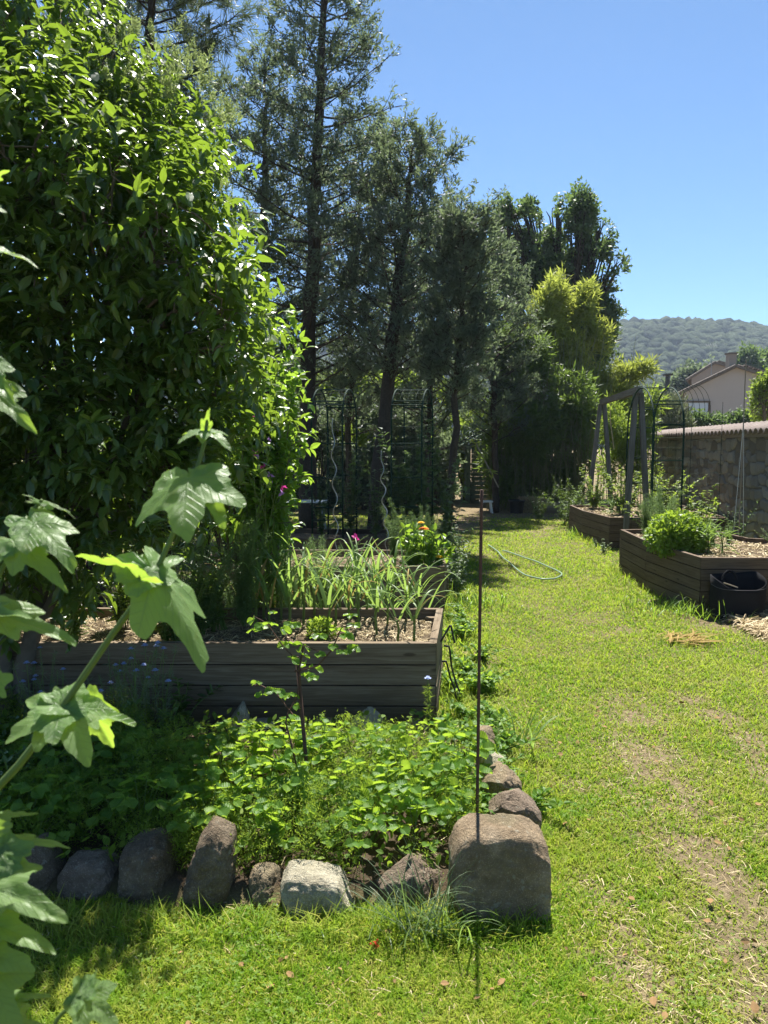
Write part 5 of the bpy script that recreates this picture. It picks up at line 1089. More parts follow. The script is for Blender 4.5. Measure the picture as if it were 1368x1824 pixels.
for (px, py) in gspots:
    g = G(px, py, H1 - .05); s_ = rng.uniform(.85, 1.15)
    if gi < len(gp): o = gp[gi]; o.location = tuple(g); o.rotation_euler = (0, 0, rng.uniform(-.6, .6)); o.scale = (s_,) * 3
    else: dup(gp[gi % len(gp)], g, rng.uniform(0, 6.28), s_)
    if gi == 0: o['label'] = 'garlic plant second from the right corner at the front edge of the near left bed'
    elif gi == 1: dd_ = o
    gi += 1
dd_['label'] = 'garlic plant nearest the right front corner of the near left bed'
for c_ in COL.objects:
    if c_.get('group') == 'garlic plants in the raised bed' and 'corner' not in c_['label']: c_['label'] = 'garlic plant with long arching strap leaves in the crowd behind the two front ones'
for k in range(22):
    dup(gp[k % len(gp)], (rng.uniform(-1.3, .3), rng.uniform(5.0, 5.9), .12), rng.uniform(0, 6.28), rng.uniform(1.0, 1.25), label='tall garlic plant in the row of soil behind the front left bed', group='garlic plants behind the front bed')
# little green herb and mulch pebbles on the bed
def herb(c, r, n, mat, tm, size, name, label, cat, h=.6, gap=.0, stems=True, grp=None):
    root = thing(name, label, cat, (c[0], c[1], c[2]), grp); mb = MB(); vol_scatter(mb, tm, [(c[0], c[1], c[2] + r * h * .6, r, r, r * h)], n, size, .3, .6, gap, 8, seed=5)
    st = MB()
    for k in range(14):
        e = np.array(c) + rdir(1, 1.2)[0] * np.array([r * .8, r * .8, r * h * 1.2]); e[2] = max(e[2], c[2] + .02); tube(st, [tuple(c), tuple((np.array(c) + e) / 2 + np.array([0, 0, .02])), tuple(e)], .003, 4, cap=False)
    st.build('stems', M['stem_big'], root); mb.build('leaves', M[mat], root); return root
herb(G(572, 1133, H1 - .05), .085, 42000, 'leaf_feather', [LEAF_W], .018, 'parsley_plant', 'low curly green herb at the front edge of the garlic bed', 'herb', .8)

# ---------------------------------------------------------------- nigella and weeds
def make_nigella(seed, h, nf):
    r = np.random.default_rng(seed); root = thing('nigella_plant', 'wispy love in a mist plant with pale blue flowers', 'nigella', (0, 0, 0), 'love in a mist plants'); st = MB(); lv = MB()
    for k in range(nf + 3):
        e = np.array([r.normal(0, .06), r.normal(0, .06), h * r.uniform(.7, 1.1)]); pts = interp_path([(0, 0, 0), e * np.array([.3, .3, .5]), e], 8); tube(st, pts, .0016, 4, cap=False)
        for q in range(8):
            p = pts[0] + (e - pts[0]) * r.uniform(.25, 1.0); n = 14; d = norm(r.normal(size=(n, 3)) + np.array([0, 0, .3])); scatter(lv, dia_t(.035), np.tile(p, (n, 1)), frames(d, r.normal(size=(n, 3))), r.uniform(.015, .04, n))
        if k < nf:
            fl = MB(); a = np.linspace(0, 2 * np.pi, 9)[:-1]; d = np.stack([np.cos(a), np.sin(a), 0 * a + .15], -1)
            scatter(fl, LEAF_W, np.tile(e, (8, 1)), frames(d, np.tile([0, 0, 1.], (8, 1))), np.full(8, .017)); scatter(fl, LEAF_W, np.tile(e + np.array([0, 0, .003]), (8, 1)), frames(d + np.array([0, 0, .5]), np.tile([0, 0, 1.], (8, 1))), np.full(8, .011)); fl.build('flower', M['pet_blue'], root)
    st.build('stems', M['stem_big'], root); lv.build('leaves', M['leaf_grey'], root); return root
ng = [make_nigella(1, .5, 2), make_nigella(2, .42, 3), make_nigella(3, .34, 1)]
npos = [(225, 1330, 1), (205, 1335, 0), (250, 1325, 0), (270, 1320, 1), (110, 1335, 1), (85, 1330, 0), (160, 1335, 2), (290, 1325, 1), (240, 1350, 0), (60, 1340, 1)]
ni = 0; labs = {}
for i, (px, py, v) in enumerate(npos):
    g = G(px, py)
    used_ = labs.get(v); 
    if used_ is None: o = ng[v]; o.location = tuple(g); labs[v] = 1
    else: o = dup(ng[v], g, rng.uniform(0, 6), rng.uniform(.9, 1.2))
    o['label'] = 'wispy love in a mist with pale blue flowers in the shade before the left bed'
def single_nig(px, py, Yd, label):
    c = A(px, py, Yd); root = thing('nigella_plant', label, 'nigella', (c[0], c[1], .03)); st = MB(); fl = MB(); lv = MB(); tube(st, [(c[0] + .01, c[1], .03), (c[0] + .01, c[1], c[2] * .5), tuple(c)], .0018, 5)
    a = np.linspace(0, 2 * np.pi, 9)[:-1]; d = np.stack([np.cos(a), np.sin(a), 0 * a + .15], -1); scatter(fl, LEAF_W, np.tile(c, (8, 1)), frames(d, np.tile([0, 0, 1.], (8, 1))), np.full(8, .02)); scatter(fl, LEAF_W, np.tile(c + np.array([0, 0, .003]), (8, 1)), frames(d + np.array([0, 0, .7]), np.tile([0, 0, 1.], (8, 1))), np.full(8, .013))
    for q in range(10):
        p = np.array([c[0] + .01, c[1], .03]) + (c - np.array([c[0] + .01, c[1], .03])) * rng.uniform(.3, 1); n = 14; scatter(lv, dia_t(.035), np.tile(p, (n, 1)), frames(rdir(n, .3), rdir(n)), rng.uniform(.02, .045, n))
    st.build('stem', M['stem_big'], root); lv.build('leaves', M['leaf_feather'], root); fl.build('flower', M['pet_blue'], root)
single_nig(805, 1365, 2.95, 'single blue nigella flower in the strawberry bed left of the rusty rod'); single_nig(671, 1296, 3.45, 'small blue nigella flower by the sandy peaked stone'); single_nig(762, 1208, 3.7, 'pale nigella seed head in front of the bed corner')

# leafy weeds: generic upright stalks with leaves
def make_weed(seed, h, mat, nl, ls, tm=LEAF, nst=4, name='weed', label='', cat='weed', grp=None, spread=.08, sm='stem_big'):
    r = np.random.default_rng(seed); root = thing(name, label, cat, (0, 0, 0), grp); st = MB(); lv = MB()
    for k in range(nst):
        e = np.array([r.normal(0, spread), r.normal(0, spread), h * r.uniform(.7, 1.1)]); pts = interp_path([(r.normal(0, .01), r.normal(0, .01), 0), e * np.array([.35, .35, .5]), e], 8); tube(st, pts, np.linspace(.004, .0018, 8), 4, cap=False)
        t = r.uniform(.12, 1.0, nl); idx = t * 7; i0 = np.minimum(idx.astype(int), 6); p = pts[i0] + (pts[i0 + 1] - pts[i0]) * (idx - i0)[:, None]
        d = norm(r.normal(size=(nl, 3)) * np.array([1, 1, .35]) + np.array([0, 0, .35])); scatter(lv, tm, p, frames(d, norm(np.array([0, 0, 1.]) + r.normal(size=(nl, 3)) * .3)), r.uniform(ls * .7, ls * 1.2, nl) * (1.15 - .5 * t))
    st.build('stems', M[sm], root); lv.build('leaves', M[mat], root); return root
def place_group(protos, pts, smin=.8, smax=1.2):
    for i, p in enumerate(pts):
        s_ = rng.uniform(smin, smax)
        if i < len(protos): o = protos[i]; o.location = tuple(p); o.rotation_euler = (0, 0, rng.uniform(0, 6.28)); o.scale = (s_,) * 3
        else: dup(protos[i % len(protos)], p, rng.uniform(0, 6.28), s_)
W1 = [make_weed(s, .24, 'leaf_privet', 16, .055, LEAF, 5, 'leafy_weed', 'dark leafy weed in the shade at the left of the stone bed', 'weed', 'dark weeds at the left of the stone bed') for s in (1, 2)]
place_group(W1, [(rng.uniform(-2.0, -1.0), rng.uniform(2.75, 3.85), .05) for _ in range(26)])
W2 = [make_weed(s, .12, 'leaf_straw', 20, .045, LEAF_W, 6, 'leafy_weed', 'fresh green weed along the grass verge beside the left bed', 'weed', 'weeds along the left bed verge') for s in (5, 6)]
place_group(W2, [(0.47 + rng.normal(0, .07), rng.uniform(2.75, 3.9), .0) for _ in range(22)] + [(rng.uniform(.4, .62) + .07 * (y - 4), y, 0) for y in rng.uniform(3.9, 6.4, 18)])
W3 = [make_weed(s, .7, 'leaf_oak', 40, .07, LEAF, 9, 'leafy_bush', 'dark leafy bush at the corner of the marigold bed by the lawn', 'bush', 'dark bushes by the marigold bed', .17) for s in (8, 9)]
place_group(W3, [(.72, 7.3, 0), (.80, 7.9, 0), (.62, 8.3, 0)], .85, 1.05)
W4 = [make_weed(s, 1.35, 'leaf_oak', 46, .11, LEAF_W, 7, 'climbing_bean', 'broad leaved dark plant climbing under the right of the two centre arches', 'climbing plant', 'broad leaved plants under the centre arches', .22) for s in (21, 22)]
place_group(W4, [(.3, 9.1, .35), (.45, 9.4, .35), (.1, 9.3, .35), (.6, 9.9, 0), (.75, 9.3, 0)], .8, 1.0)
W5 = [make_weed(s, 1.0, 'leaf_oak', 40, .08, LEAF_W, 7, 'tomato_plant', 'dark vegetable plant in the shaded bed under the arches', 'vegetable plant', 'vegetable plants in the shaded bed', .15) for s in (31, 32)]
place_group(W5, [(-1.6, 9.2, .35), (-1.2, 9.4, .35), (-.75, 9.1, .35), (-.4, 9.4, .35), (-.1, 9.0, .35), (-1.5, 7.3, .35), (-1.0, 7.4, .35)], .7, 1.15)
# marigolds
def marigold():
    root = thing('marigold_plant', 'bright green marigold clump with orange and yellow blooms in the second bed', 'marigold', (.3, 6.9, H2 - .05)); lv = MB(); st = MB()
    cs = [A(730, 975, 6.9), A(760, 980, 6.85), (A(745, 965, 7.0)), A(780, 990, 6.8)]
    for c in cs:
        for k in range(9):
            b = np.array([c[0] + rng.normal(0, .03), c[1] + rng.normal(0, .05), H2 - .05]); e = c + np.array([rng.normal(0, .07), rng.normal(0, .07), rng.uniform(.02, .2)]); pts = interp_path([b, (b + e) / 2 + rng.normal(0, .01, 3), e], 8); tube(st, pts, .003, 4, cap=False)
            n = 18; t = rng.random(n); p = b + (e - b) * t[:, None]; scatter(lv, LEAF, p, frames(norm(rng.normal(size=(n, 3)) + np.array([0, 0, .7])), rdir(n, .8)), rng.uniform(.05, .09, n))
    st.build('stems', M['stem_big'], root); lv.build('leaves', M['leaf_lime'], root)
    for (px, py, mt, s_) in ((755, 942, 'pet_orange', .05), (750, 931, 'pet_yellow', .035), (783, 992, 'pet_yellow', .04)):
        fl = MB(); c = A(px, py, 6.72); tube(fl, [tuple(c - np.array([0, -.02, .15])), tuple(c)], .003, 4, 1)
        for ring, (el, f) in enumerate(((.1, 1), (.35, .85), (.8, .6))):
            a = np.linspace(0, 2 * np.pi, 15)[:-1] + ring * .2; d = np.stack([np.cos(a), np.sin(a) - .15, 0 * a + el], -1); scatter(fl, LEAF, np.tile(c, (14, 1)), frames(d, np.tile([0, -.2, 1.], (14, 1))), np.full(14, s_ * f))
        fl.build('flower', [M[mt], M['stem_big']], root)
marigold()
# feathery plant behind marigold (carrot tops) and red flower
F1 = [make_weed(s, .55, 'leaf_asp', 60, .07, FEATH[0], 7, 'feathery_plant', 'tall feathery green plant behind the marigolds', 'plant', 'feathery plants behind the marigolds', .1) for s in (41, 42)]
place_group(F1, [(.25, 7.3, .35), (.42, 7.45, .35), (.1, 7.4, .35)], .9, 1.1)
F2 = [make_weed(s, .62, 'leaf_asp', 70, .08, FEATH[1], 8, 'fennel_plant', 'hazy fine leaved plant left of the garlic by the sweet peas', 'plant', 'fine leaved plants by the sweet peas', .13) for s in (43, 44)]
place_group(F2, [(-.85, 4.5, .4), (-1.05, 4.3, .4), (-.7, 5.3, .2), (-.45, 5.5, .2), (-1.0, 5.0, .2), (-.6, 4.95, .2)], .8, 1.1)
W6 = [make_weed(s, .42, 'leaf_privet', 26, .06, LEAF_N, 7, 'tall_weed', 'tall shaded weed growing in the left part of the front bed', 'weed', 'shaded weeds in the left of the front bed', .1) for s in (51, 52)]
place_group(W6, [(rng.uniform(-2.1, -.95), rng.uniform(4.0, 4.7), .4) for _ in range(22)], .8, 1.3)
# sweet pea
def sweet_pea():
    root = thing('sweet_pea', 'tall sweet pea with magenta and lilac blooms in front of the lime shrub', 'sweet pea', (-.85, 4.75, .1)); lv, st = MB(), MB()
    for k in range(34):
        px = rng.uniform(395, 520); top = np.interp(px, [395, 450, 490, 520], [760, 690, 790, 930]) + rng.uniform(0, 60); b = A(rng.uniform(410, 500), 1080, 4.8); e = A(px, top, 4.7 + rng.uniform(-.15, .3)); b[2] = .3
        pts = interp_path([b, (b + e) / 2 + rng.normal(0, .05, 3), e], 16); tube(st, pts, .0028, 4, cap=False)
        n = 40; t = rng.random(n) * 15; i0 = np.minimum(t.astype(int), 14); p = pts[i0] + (pts[i0 + 1] - pts[i0]) * (t - i0)[:, None]; scatter(lv, LEAF_N, p, frames(rdir(n, .4), rdir(n, 1)), rng.uniform(.03, .07, n))
    st.build('stems', M['stem_big'], root); lv.build('leaves', M['leaf_lime'], root)
    for (px, py, mt) in ((457, 741, 'pet_pink'), (455, 807, 'pet_pink'), (459, 815, 'pet_lilac'), (470, 831, 'pet_pink'), (481, 785, 'pet_lilac'), (482, 845, 'pet_lilac'), (503, 869, 'pet_pink'), (503, 878, 'pet_lilac'), (481, 862, 'pet_lilac'), (348, 920, 'pet_pink')):
        fl = MB(); c = A(px, py, 4.5); n = 5; scatter(fl, LEAF_W, np.tile(c, (n, 1)) + rng.normal(0, .004, (n, 3)), frames(norm(rng.normal(size=(n, 3)) + np.array([0, -.3, .6])), rdir(n)), rng.uniform(.022, .032, n)); fl.build('flower', M[mt], root)
sweet_pea()
def red_flower(px, py, Yd, label, zb):
    c = A(px, py, Yd); root = thing('sweet_pea', label, 'sweet pea', (c[0], c[1], zb)); st, fl, lv = MB(), MB(), MB(); tube(st, [(c[0] - .03, c[1], zb), (c[0] - .01, c[1], (zb + c[2]) / 2), tuple(c)], .003, 4)
    n = 6; scatter(fl, LEAF_W, c + rng.normal(0, .006, (n, 3)), frames(rdir(n, .5), rdir(n)), rng.uniform(.03, .045, n)); n = 16; t = rng.random(n)[:, None]; scatter(lv, LEAF_N, np.array([c[0] - .02, c[1], zb]) * (1 - t) + c * t, frames(rdir(n, .4), rdir(n, 1)), rng.uniform(.05, .09, n))
    st.build('stem', M['stem_big'], root); fl.build('flower', M['pet_pink'], root); lv.build('leaves', M['leaf_lime'], root)
red_flower(635, 958, 6.3, 'single dark pink flower standing above the garlic tops', .3)
# lawn poppy petal
mb = MB(); c = G(671, 1697); n = 5; scatter(mb, LEAF_W, np.tile(c + np.array([0, 0, .03]), (n, 1)) + rng.normal(0, .004, (n, 3)), frames(rdir(n, .3), rdir(n, 1)), rng.uniform(.012, .02, n)); tag(mb.build('fallen_petal', M['pet_red'], origin=tuple(c)), 'small red petal lying on the lawn before the stones', 'petal')

# ---------------------------------------------------------------- right bed plants
def mint():
    c = A(1205, 945, 7.35); root = thing('mint_bush', 'rounded bright green mint bush spilling over the right bed', 'bush', (c[0], c[1], HA - .05)); k = 7.35 / FPX; mb = MB(); st = MB()
    bl = [(c[0], c[1], c[2] - .02, .27, .27, .21), (c[0] - .15, c[1] - .08, c[2] - .08, .17, .18, .15), (c[0] + .16, c[1], c[2] - .06, .16, .2, .17), (c[0] + .02, c[1] - .15, c[2] - .1, .2, .16, .16)]
    vol_scatter(mb, [LEAF_W], bl, 12000, .036, .6, .1, 0, 3, seed=2)
    for q in range(40): e = np.array([c[0], c[1], c[2] - .05]) + rdir(1, .8)[0] * np.array([.25, .25, .18]); tube(st, [(c[0] + rng.normal(0, .08), c[1] + rng.normal(0, .08), HA - .06), tuple(e)], .003, 4, cap=False)
    st.build('stems', M['stem_big'], root); mb.build('leaves', M['leaf_mint'], root)
mint()
AS = [make_weed(s, .72, 'leaf_asp', 75, .09, FEATH[2], 9, 'asparagus_plant', 'tall airy asparagus fern at the back of the right bed', 'asparagus', 'asparagus plants in the right bed', .14) for s in (61, 62, 63)]
place_group(AS, [(2.95, 8.45, .45), (3.05, 8.1, .45), (2.9, 7.9, .45), (3.2, 8.4, .35), (3.05, 8.7, .40)], .62, .8)
for p_ in ((3.35, 8.2, .42), (3.45, 8.6, .42), (3.6, 8.3, .42), (3.62, 7.9, .40), (3.4, 7.8, .40)): dup(AS[int(p_[0] * 10) % 3], p_, rng.uniform(0, 6), rng.uniform(.36, .5), label='short airy asparagus fern behind the round mint bush')
TH = [make_weed(s, .2, 'leaf_grey', 60, .022, LEAF_N, 40, 'thyme_bush', 'low grey green thyme bush at the right side of the right bed', 'herb', 'thyme bushes in the right bed', .13) for s in (71, 72)]
place_group(TH, [(3.95, 7.15, .45), (4.15, 7.25, .45), (4.05, 7.0, .45), (3.85, 7.3, .45)], 1.0, 1.25)
CH = [make_weed(s, .28, 'leaf_garlic', 10, .2, leaf_t(.03, .01, .2), 5, 'chive_tuft', 'upright tuft of chives growing from the straw mulch', 'herb', 'chive tufts on the right', .03) for s in (81, 82)]
place_group(CH, [tuple(G(1285, 985, HA - .03)), tuple(G(1262, 985, HA - .03)), tuple(G(1098, 918, HB - .03)), tuple(G(1090, 917, HB - .03)), tuple(G(1062, 905, HB - .03))], .9, 1.2)
W7 = [make_weed(s, .6, 'leaf_sun', 60, .06, LEAF, 10, 'leafy_bush', 'light green leafy bush behind the far right bed', 'bush', 'light green bushes behind the far right bed', .17) for s in (91, 92)]
place_group(W7, [(3.6, 9.9, 0.1), (3.9, 10.2, .1), (4.2, 10.0, .1), (3.6, 11.4, .4), (3.9, 12.0, .4), (4.3, 11.5, .4), (3.5, 12.6, .4), (4.4, 12.4, .4)], 1.1, 1.5)
W8 = [make_weed(s, .8, 'leaf_bam_d', 60, .07, LEAF_N, 10, 'flowering_bush', 'dusty green bush at the foot of the far timber legs', 'bush', 'dusty bushes by the timber frame', .25) for s in (95,)]
place_group(W8, [(3.3, 13.4, 0), (3.7, 13.3, 0), (2.9, 14.2, 0), (3.35, 14.0, 0)], .8, 1.1)
W9 = [make_weed(s, .38, 'leaf_asp', 18, .04, LEAF, 3, 'thin_weed', 'thin weed at the foot of the stone wall', 'weed', 'thin weeds at the wall foot', .05) for s in (97,)]
place_group(W9, [tuple(A(1300, 930, 8.3) * np.array([1, 1, 0]) + np.array([0, 0, .5])), tuple(A(1322, 930, 8.6) * np.array([1, 1, 0]) + np.array([0, 0, .4]))], .9, 1.2)
W10 = [make_weed(s, .16, 'leaf_grey', 12, .035, LEAF_W, 4, 'small_weed', 'small weed at the foot of the right beds', 'weed', 'small weeds along the right beds', .05) for s in (98, 99)]
place_group(W10, [tuple(G(px, py)) for px, py in ((1218, 1070), (1232, 1075), (1150, 1010), (1120, 1000), (1075, 985), (1050, 965), (1180, 1035), (1130, 1010), (1030, 950), (1062, 975))], .8, 1.3)
# pole with strings at wall
c = A(1201, 800, 8.2); 
mb = MB(); a, b = A(1222, 640, 7.9), A(1205, 960, 8.1)
a, b = A(1329, 640, 8.2), A(1316, 950, 8.2); tube(mb, [tuple(b), tuple(a)], .006, 6); tag(mb.build('bamboo_stake', M['wood_p'], origin=tuple(b)), 'thin pale stake rising in front of the stone wall at the right', 'plant stake')
mb = MB(); a2 = A(1325, 745, 8.2); 
for dx in (-9, 8): tube(mb, [tuple(a2), tuple(A(1316 + dx, 945, 8.2))], .0025, 4)
tag(mb.build('string', M['white'], origin=tuple(a2)), 'pale strings tied down from the thin stake before the wall', 'string')

# ---------------------------------------------------------------- black fabric planter
def planter():
    g0 = G(1256, 1092); g1 = A(1345, 1092, g0[1]); cx = (g0[0] + g1[0]) / 2; rx = (g1[0] - g0[0]) / 2; cyy = g0[1]; ry = .13; n = 48; a = np.linspace(0, 2 * np.pi, n, endpoint=False); Hh = .35; root = thing('fabric_planter', 'sagging black felt grow bag in front of the right bed corner', 'planter', (cx, cyy, 0)); mb = MB()
    cyy = 6.6 - .155; prof = [(.86, 0), (.95, .08), (1.0, .18), (.99, .27), (1.0, Hh), (.96, Hh + .002), (.94, Hh - .05), (.9, .17)]; vs = []
    for R, z in prof:
        for q in a: k = 1 + .035 * math.sin(q * 5 + z * 12) * (z / Hh); sag = (-.035 * max(0, -math.sin(q)) + .035 * math.sin(q) + .02 * math.sin(2 * q + 1)) * (z / Hh) ** 3; vs.append((cx - .03 + rx * R * k * math.copysign(abs(math.cos(q)) ** .62, math.cos(q)), cyy + ry * R * k * math.copysign(abs(math.sin(q)) ** .62, math.sin(q)), z + sag))
    f = [[i * n + j, i * n + (j + 1) % n, (i + 1) * n + (j + 1) % n, (i + 1) * n + j] for i in range(len(prof) - 1) for j in range(n)]; mb.add(vs, np.array(f)); mb.build('bag', M['fabric'], root, smooth=True)
    mb = MB(); vs = [(cx + rx * .93 * math.cos(q), cyy + ry * .93 * math.sin(q), .19) for q in a] + [(cx, cyy, .21)]; mb.add(vs, np.array([[j, (j + 1) % n, n] for j in range(n)])); mb.build('soil', M['soil'], root)
    mb = MB(); pts = [(cx - .03 + rx * 1.02 * math.copysign(abs(math.cos(q)) ** .62, math.cos(q)), cyy + ry * 1.04 * math.copysign(abs(math.sin(q)) ** .62, math.sin(q)), Hh - .055 - .03 * max(0, -math.sin(q))) for q in np.linspace(np.pi, 2 * np.pi, 24)]; tube(mb, pts, .0022, 4); mb.build('seam', plain('grey_seam', (.09, .09, .09), .8), root)
    mb = MB(); hx = cx - rx * .35; t = np.linspace(0, np.pi, 10); tube(mb, np.stack([hx + np.cos(t) * .06, cyy + .05 + 0 * t, Hh - .03 + np.sin(t) * .08], -1), .012, 6); mb.build('handle', M['fabric'], root)
    mb = MB(); p = np.array([cx - rx * .3, cyy - .08, Hh - .07]); tube(mb, [p + np.array([-.14, -.05, .05]), p + np.array([.0, .0, -.0])], .006, 5); tag(mb.build('stick', M['wood_p'], origin=tuple(p)), 'short pale stick poking over the rim of the black felt bag', 'stick')
planter()
# hose
def hose():
    P = [(870, 975), (885, 985), (898, 1000), (915, 1015), (935, 1030), (965, 1037), (990, 1036), (1003, 1028), (990, 1020), (960, 1008), (925, 994), (895, 985)]; g = np.array([G(*p) for p in P]); n = 90; idx = np.linspace(0, len(g) - 1, n); q = np.stack([np.interp(idx, np.arange(len(g)), g[:, k]) for k in range(3)], -1)
    for _ in range(6): q[1:-1] = (q[:-2] + 2 * q[1:-1] + q[2:]) / 4
    q[:, 2] = ground_z(q[:, 0], q[:, 1]) + .035; mb = MB(); tube(mb, q, .0085, 8); tag(mb.build('garden_hose', M['hose'], smooth=True, origin=tuple(q[0])), 'pale green hose looped on the lawn in the tree shade', 'hose')
hose()
# curved black iron hooks beside the front left bed
for k, (p, lab) in enumerate((([(772, 1143), (790, 1112), (793, 1128), (797, 1145)], 'topmost'), ([(778, 1150), (788, 1152), (792, 1190), (801, 1220), (806, 1232)], 'middle'), ([(775, 1178), (783, 1178), (789, 1205), (797, 1226), (800, 1245)], 'lowest'))):
    mb = MB(); Yd = 4.1 + .08 * k; pts = interp_path([A(x, y, Yd) for x, y in p], 14); pts[:, 0] += .04; tube(mb, pts, .006, 6); tag(mb.build('iron_bracket', M['black_metal'], origin=tuple(pts[-1])), lab + ' of the three curved black iron brackets on the side of the front left bed', 'bracket')
# tuft of long grass before the stones
def tuft(cx, cyy, z, n, L, mat, label, spread=.1, wd=.004, name='grass_tuft'):
    mb = MB(); 
    for k in range(n):
        az = rng.uniform(0, 6.28); el = rng.uniform(.5, 1.4); l = L * rng.uniform(.5, 1.1); m_ = 9; t = np.linspace(0, 1, m_); ang = el - rng.uniform(.3, 1.6) * t ** 2; rr = np.cumsum(np.cos(ang)) * l / m_; zz = np.cumsum(np.sin(ang)) * l / m_
        b = np.array([cx + rng.normal(0, spread * .4), cyy + rng.normal(0, spread * .3), z]); c = b + np.stack([np.cos(az) * rr, np.sin(az) * rr * .7, zz], -1); s_ = np.array([-math.sin(az), math.cos(az), 0]) * wd; wv = np.clip(1.1 - t, .05, 1)[:, None]
        v = np.stack([c - s_ * wv, c + s_ * wv], 1).reshape(-1, 3); mb.add(v, np.array([[i * 2, i * 2 + 1, i * 2 + 3, i * 2 + 2] for i in range(m_ - 1)]))
    return tag(mb.build(name, M[mat], origin=(cx, cyy, z)), label, 'grass tuft', kind='stuff' if spread >= .2 else None)
g = G(735, 1665); tuft(g[0], g[1], 0, 90, .30, 'leaf_oak', 'dark green tuft of long arching grass left of the largest stone', .16, .0025)
g = G(800, 1680); tuft(g[0], g[1], 0, 30, .22, 'leaf_garlic', 'small tuft of grass at the foot of the largest stone', .12, .003)
g = G(925, 1330); tuft(g[0], g[1], 0, 26, .3, 'leaf_garlic', 'loose tuft of long grass on the lawn edge right of the strawberry bed', .08)
g = G(1240, 1090); tuft(g[0] - .12, g[1] - .1, 0, 240, .22, 'leaf_lime', 'lush bright grass tuft at the near corner of the right bed', .6, .004)
g = G(1035, 955); tuft(g[0], g[1], 0, 120, .25, 'leaf_lime', 'bright grass tuft at the corner of the far right bed', .3, .006)
g = G(840, 1080); tuft(g[0], g[1], 0, 200, .24, 'leaf_lime', 'bright tall grass growing beside the left beds behind the rusty rod', .5, .004)
g = G(458, 1640); tuft(g[0], g[1], 0, 20, .13, 'leaf_garlic', 'thin grass at the foot of the pyramid shaped stone', .2, .002)
g = G(560, 1690); tuft(g[0], g[1], 0, 26, .14, 'leaf_lime', 'thin grass in front of the wide pale block', .3, .002)
# dry stalks on the lawn
mb = MB(); c = G(1215, 1150); n = 60; az = rng.uniform(-.5, 1.3, n); d = np.stack([np.cos(az), np.sin(az), rng.uniform(0, .25, n)], -1); scatter(mb, LEAF_N, c + np.stack([rng.uniform(-.14, .14, n), rng.uniform(-.06, .18, n), np.full(n, .03)], -1), frames(d, np.tile([0, 0, 1.], (n, 1))), np.stack([np.full(n, .05), rng.uniform(.12, .28, n), np.full(n, .08)], -1)); tag(mb.build('dry_leaves', M['leaf_dry'], origin=tuple(c)), 'bundle of yellowed garlic leaves dropped on the lawn before the right bed', 'dry leaves')
# pale bench glimpsed under the trees
def bench():
    c = A(540, 893, 12.0); root = thing('garden_table', 'low pale metal table in the shade behind the left arch', 'table', (c[0], c[1], 0)); mb = MB(); box(mb, (c[0], c[1], c[2]), (.75, .4, .02)); mb.build('top', M['white'], root)
    for sx in (-1, 1):
        for sy in (-1, 1): mb = MB(); beam(mb, (c[0] + sx * .3, c[1] + sy * .15, c[2] - .012), (c[0] + sx * .36, c[1] + sy * .15, 0), .02, .02); mb.build('leg', M['grey_metal'], root)
bench()

# ---------------------------------------------------------------- foreground lobed leaves
def lobed(base, tip, width, normal, cup=.12, droop=.25, seed=0, lobes=3, fold=.0):
    """one big palmately lobed leaf. base, tip world points; normal approximate facing"""
    r = np.random.default_rng(seed); base = np.array(base); tip = np.array(tip); L = np.linalg.norm(tip - base); na, nr = 150, 10
    th = np.linspace(-np.pi, np.pi, na); 
    # outline in polar coords about petiole point; axis along +Y (theta=0)
    main = np.clip(1.02 - .62 * np.abs(th / .62) ** 1.3, 0, 2); side = np.clip(.92 - .55 * np.abs((np.abs(th) - 1.12) / .55) ** 1.3, 0, 1); low = np.clip(.66 - .4 * np.abs((np.abs(th) - 2.05) / .55) ** 1.3, 0, 1)
    R = np.maximum.reduce([main, side, low]); R = np.maximum(R, .60 - .5 * np.clip((np.abs(th) - 2.3) / .8, 0, 1)); R = R * (1 + .14 * (np.abs(((th * 3.4 + r.random()) % 1) - .5) - .25) + .02 * np.sin(th * 17 + seed)); R[np.abs(th) > 3.0] *= .35
    t = np.linspace(0, 1, nr + 1)[1:]; X = (np.sin(th)[None] * R[None] * t[:, None]) * (width / (1.46)) ; Yl = np.cos(th)[None] * R[None] * t[:, None] * L
    rad = t[:, None] * R[None]; vein = np.abs(np.sin(np.clip(np.abs(th), 0, 2.5) * 3.0))[None] * .035 * L * rad
    und = (fbm(np.stack([X / L * 5 + seed, Yl / L * 5, X * 0], -1), 3, seed) - .5) * .12 * L
    Z = vein + und - droop * L * rad ** 2 * (.6 + .4 * np.cos(th)[None]) + cup * L * (np.abs(X) / (width * .5)) ** 1.0 * .5 + fold * np.abs(X)
    loc = np.concatenate([[[0, 0, 0]], np.stack([X, Yl, Z], -1).reshape(-1, 3)]); fr = frames((tip - base)[None], np.array(normal, float)[None])[0]; v = loc @ fr.T + base
    TH = np.tile(th, nr); RR = (t[:, None] * R[None]).ravel(); ax = np.array([0, 1.12, -1.12, 2.05, -2.05]); kk = np.abs(TH[:, None] - ax[None]).argmin(1); dth = TH - ax[kk]
    gr = np.concatenate([[[0.0, 0.0, 1.0]], np.stack([RR * np.cos(dth), np.abs(RR * np.sin(dth)), np.ones_like(RR)], -1)])
    tri = [[0, 1 + j, 2 + j] for j in range(na - 1)]; i = np.arange(nr - 1)[:, None] * na + 1; j = np.arange(na - 1)[None]; q = np.stack([i + j, i + j + na, i + j + na + 1, i + j + 1], -1).reshape(-1, 4)
    mb = MB(); mb.add(v, [np.array(tri), q], 0, gr); return mb
